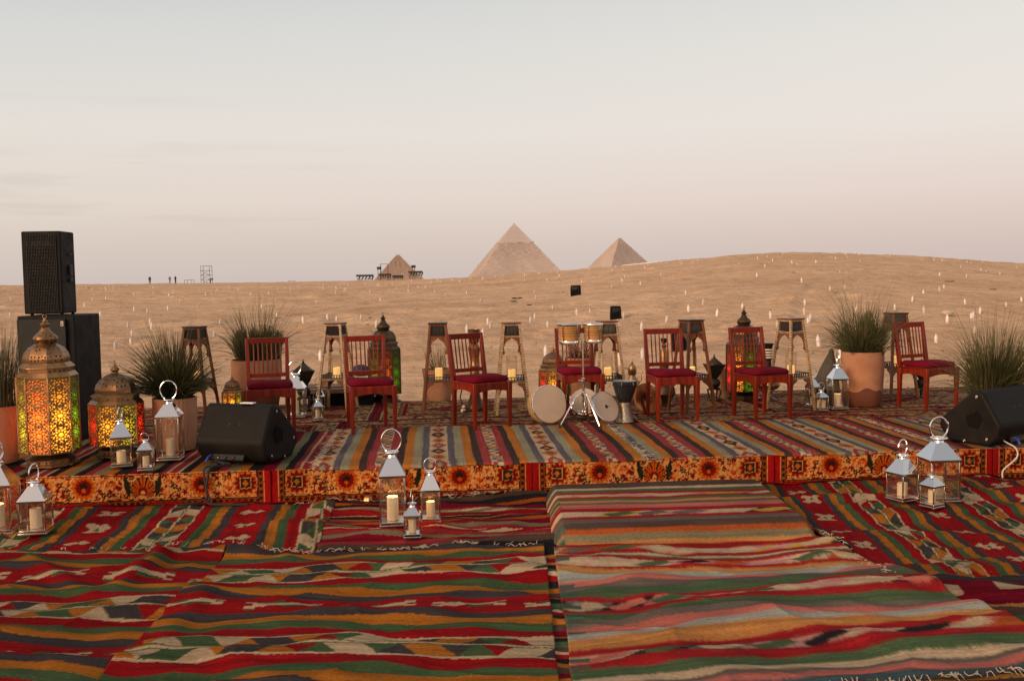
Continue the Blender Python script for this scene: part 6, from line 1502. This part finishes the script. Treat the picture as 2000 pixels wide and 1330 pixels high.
# ------------------------------------------------------------------ pyramids
def stonemat(name, c, scale, c2=None):
    mt, nt, out = newmat(name); N = nt.nodes; L = nt.links; p = N.new('ShaderNodeBsdfPrincipled'); L.new(p.outputs[0], out.inputs[0]); p.inputs['Roughness'].default_value = .95; p.inputs['Specular IOR Level'].default_value = .05
    t_ = N.new('ShaderNodeTexCoord'); mp_ = N.new('ShaderNodeMapping'); mp_.inputs['Scale'].default_value = (1, 1, 4); L.new(t_.outputs['Object'], mp_.inputs[0])
    n1 = N.new('ShaderNodeTexNoise'); n1.inputs['Scale'].default_value = scale; n1.inputs['Detail'].default_value = 9; n1.inputs['Roughness'].default_value = .72; L.new(mp_.outputs[0], n1.inputs['Vector'])
    n2 = N.new('ShaderNodeTexNoise'); n2.inputs['Scale'].default_value = scale * .12; n2.inputs['Detail'].default_value = 4; L.new(t_.outputs['Object'], n2.inputs['Vector'])
    a_ = ramp([(.32, tuple(x * .90 for x in c)), (.5, c), (.72, c2 or tuple(x * 1.07 for x in c))], n1.outputs[0], N, L); b_ = ramp([(.35, (.88,) * 3), (.65, (1.08,) * 3)], n2.outputs[0], N, L)
    m_ = N.new('ShaderNodeMix'); m_.data_type = 'RGBA'; m_.blend_type = 'MULTIPLY'; m_.inputs[0].default_value = 1; L.new(a_, m_.inputs[6]); L.new(b_, m_.inputs[7]); L.new(m_.outputs[2], p.inputs['Base Color'])
    return mt
ST1 = stonemat('hazed_pyramid_limestone', (.45, .38, .345), .12); ST2 = stonemat('hazed_pyramid_casing', (.50, .43, .39), .10); ST3 = stonemat('rough_pyramid_stone', (.35, .265, .215), .12)  # limestone and casing paled and greyed: distance haze put into their colour
def pyramid(label, px, apex_y, Y, Hh, rot, mat, steps, cap=0., base_z=-26., seed=1, slope=1.27):
    ap = atY(px, apex_y, Y); H = ap.z - base_z; half = H / slope
    t = thing('pyramid', label, 'pyramid', (ap.x, ap.y, base_z), R(rot), 'the three pyramids')
    rg = np.random.RandomState(seed); b = MB(); vs = []; fs = []; n = steps
    zc = H * (1 - cap) if cap else H * .985; m_ = 16; lev = []
    for i in range(n + 1):
        z = zc * i / n; r_ = half * (1 - z / H)
        lev.append((r_, z)); 
        if i < n: lev.append((r_, zc * (i + 1) / n))
    for li, (r_, z) in enumerate(lev):
        for k in range(4):
            for j in range(m_):
                f = -1 + 2 * j / m_; ca, sa = math.cos(k * math.pi / 2), math.sin(k * math.pi / 2); jit = float(vn(np.array([j * .9 + k * 20 + (li // 2) * 3.3]), np.array([(li // 2) * .7]), seed)[0] - .5) * half * .020
                x, y = r_ + jit, f * (r_ + jit); vs.append((x * ca - y * sa, x * sa + y * ca, z))
    w_ = 4 * m_
    for l in range(len(lev) - 1): fs += [(l * w_ + j, l * w_ + (j + 1) % w_, (l + 1) * w_ + (j + 1) % w_, (l + 1) * w_ + j) for j in range(w_)]
    fs.append(tuple((len(lev) - 1) * w_ + j for j in range(w_)))
    b.add(vs, fs); b.build('stone_courses', mat, t, smooth=False)
    if cap:
        c = MB(); vs = []; r0 = half * cap * 1.07; mm = 18
        for li, (f, ex) in enumerate(((0, 1.0), (.03, 1.0), (.3, 1.0), (.6, 1.0), (.9, 1.0), (1.0, 1.0))):
            z = zc - H * .006 + (H - zc + H * .006) * f; r_ = max(half * .006, r0 * (1 - f))
            for k in range(4):
                for j in range(mm):
                    ff = -1 + 2 * j / mm; ca, sa = math.cos(k * math.pi / 2), math.sin(k * math.pi / 2); jz = (rg.uniform(-1.6, 1.6) * H * .012 if li == 0 else 0); x, y = r_, ff * r_; vs.append((x * ca - y * sa, x * sa + y * ca, z + jz))
        w_ = 4 * mm; fs = [(l * w_ + j, l * w_ + (j + 1) % w_, (l + 1) * w_ + (j + 1) % w_, (l + 1) * w_ + j) for l in range(5) for j in range(w_)] + [tuple(5 * w_ + j for j in range(w_)), tuple(range(w_ - 1, -1, -1))]
        c.add(vs, fs); c.build('casing_cap', ST2, t, smooth=False)
    return t
pyramid('largest central pyramid with smooth casing left at its tip', 1004, 436, 2080, 136, 8, ST1, 52, cap=.30, seed=4, slope=1.24)
pyramid('right pyramid half hidden behind the dune and white tent', 1210, 464, 2700, 139, 24, ST1, 60, cap=0, seed=8)
pyramid('small left pyramid behind the scaffolds', 777, 497, 1500, 65, 9, ST3, 26, cap=0, seed=12, base_z=-20, slope=1.10)
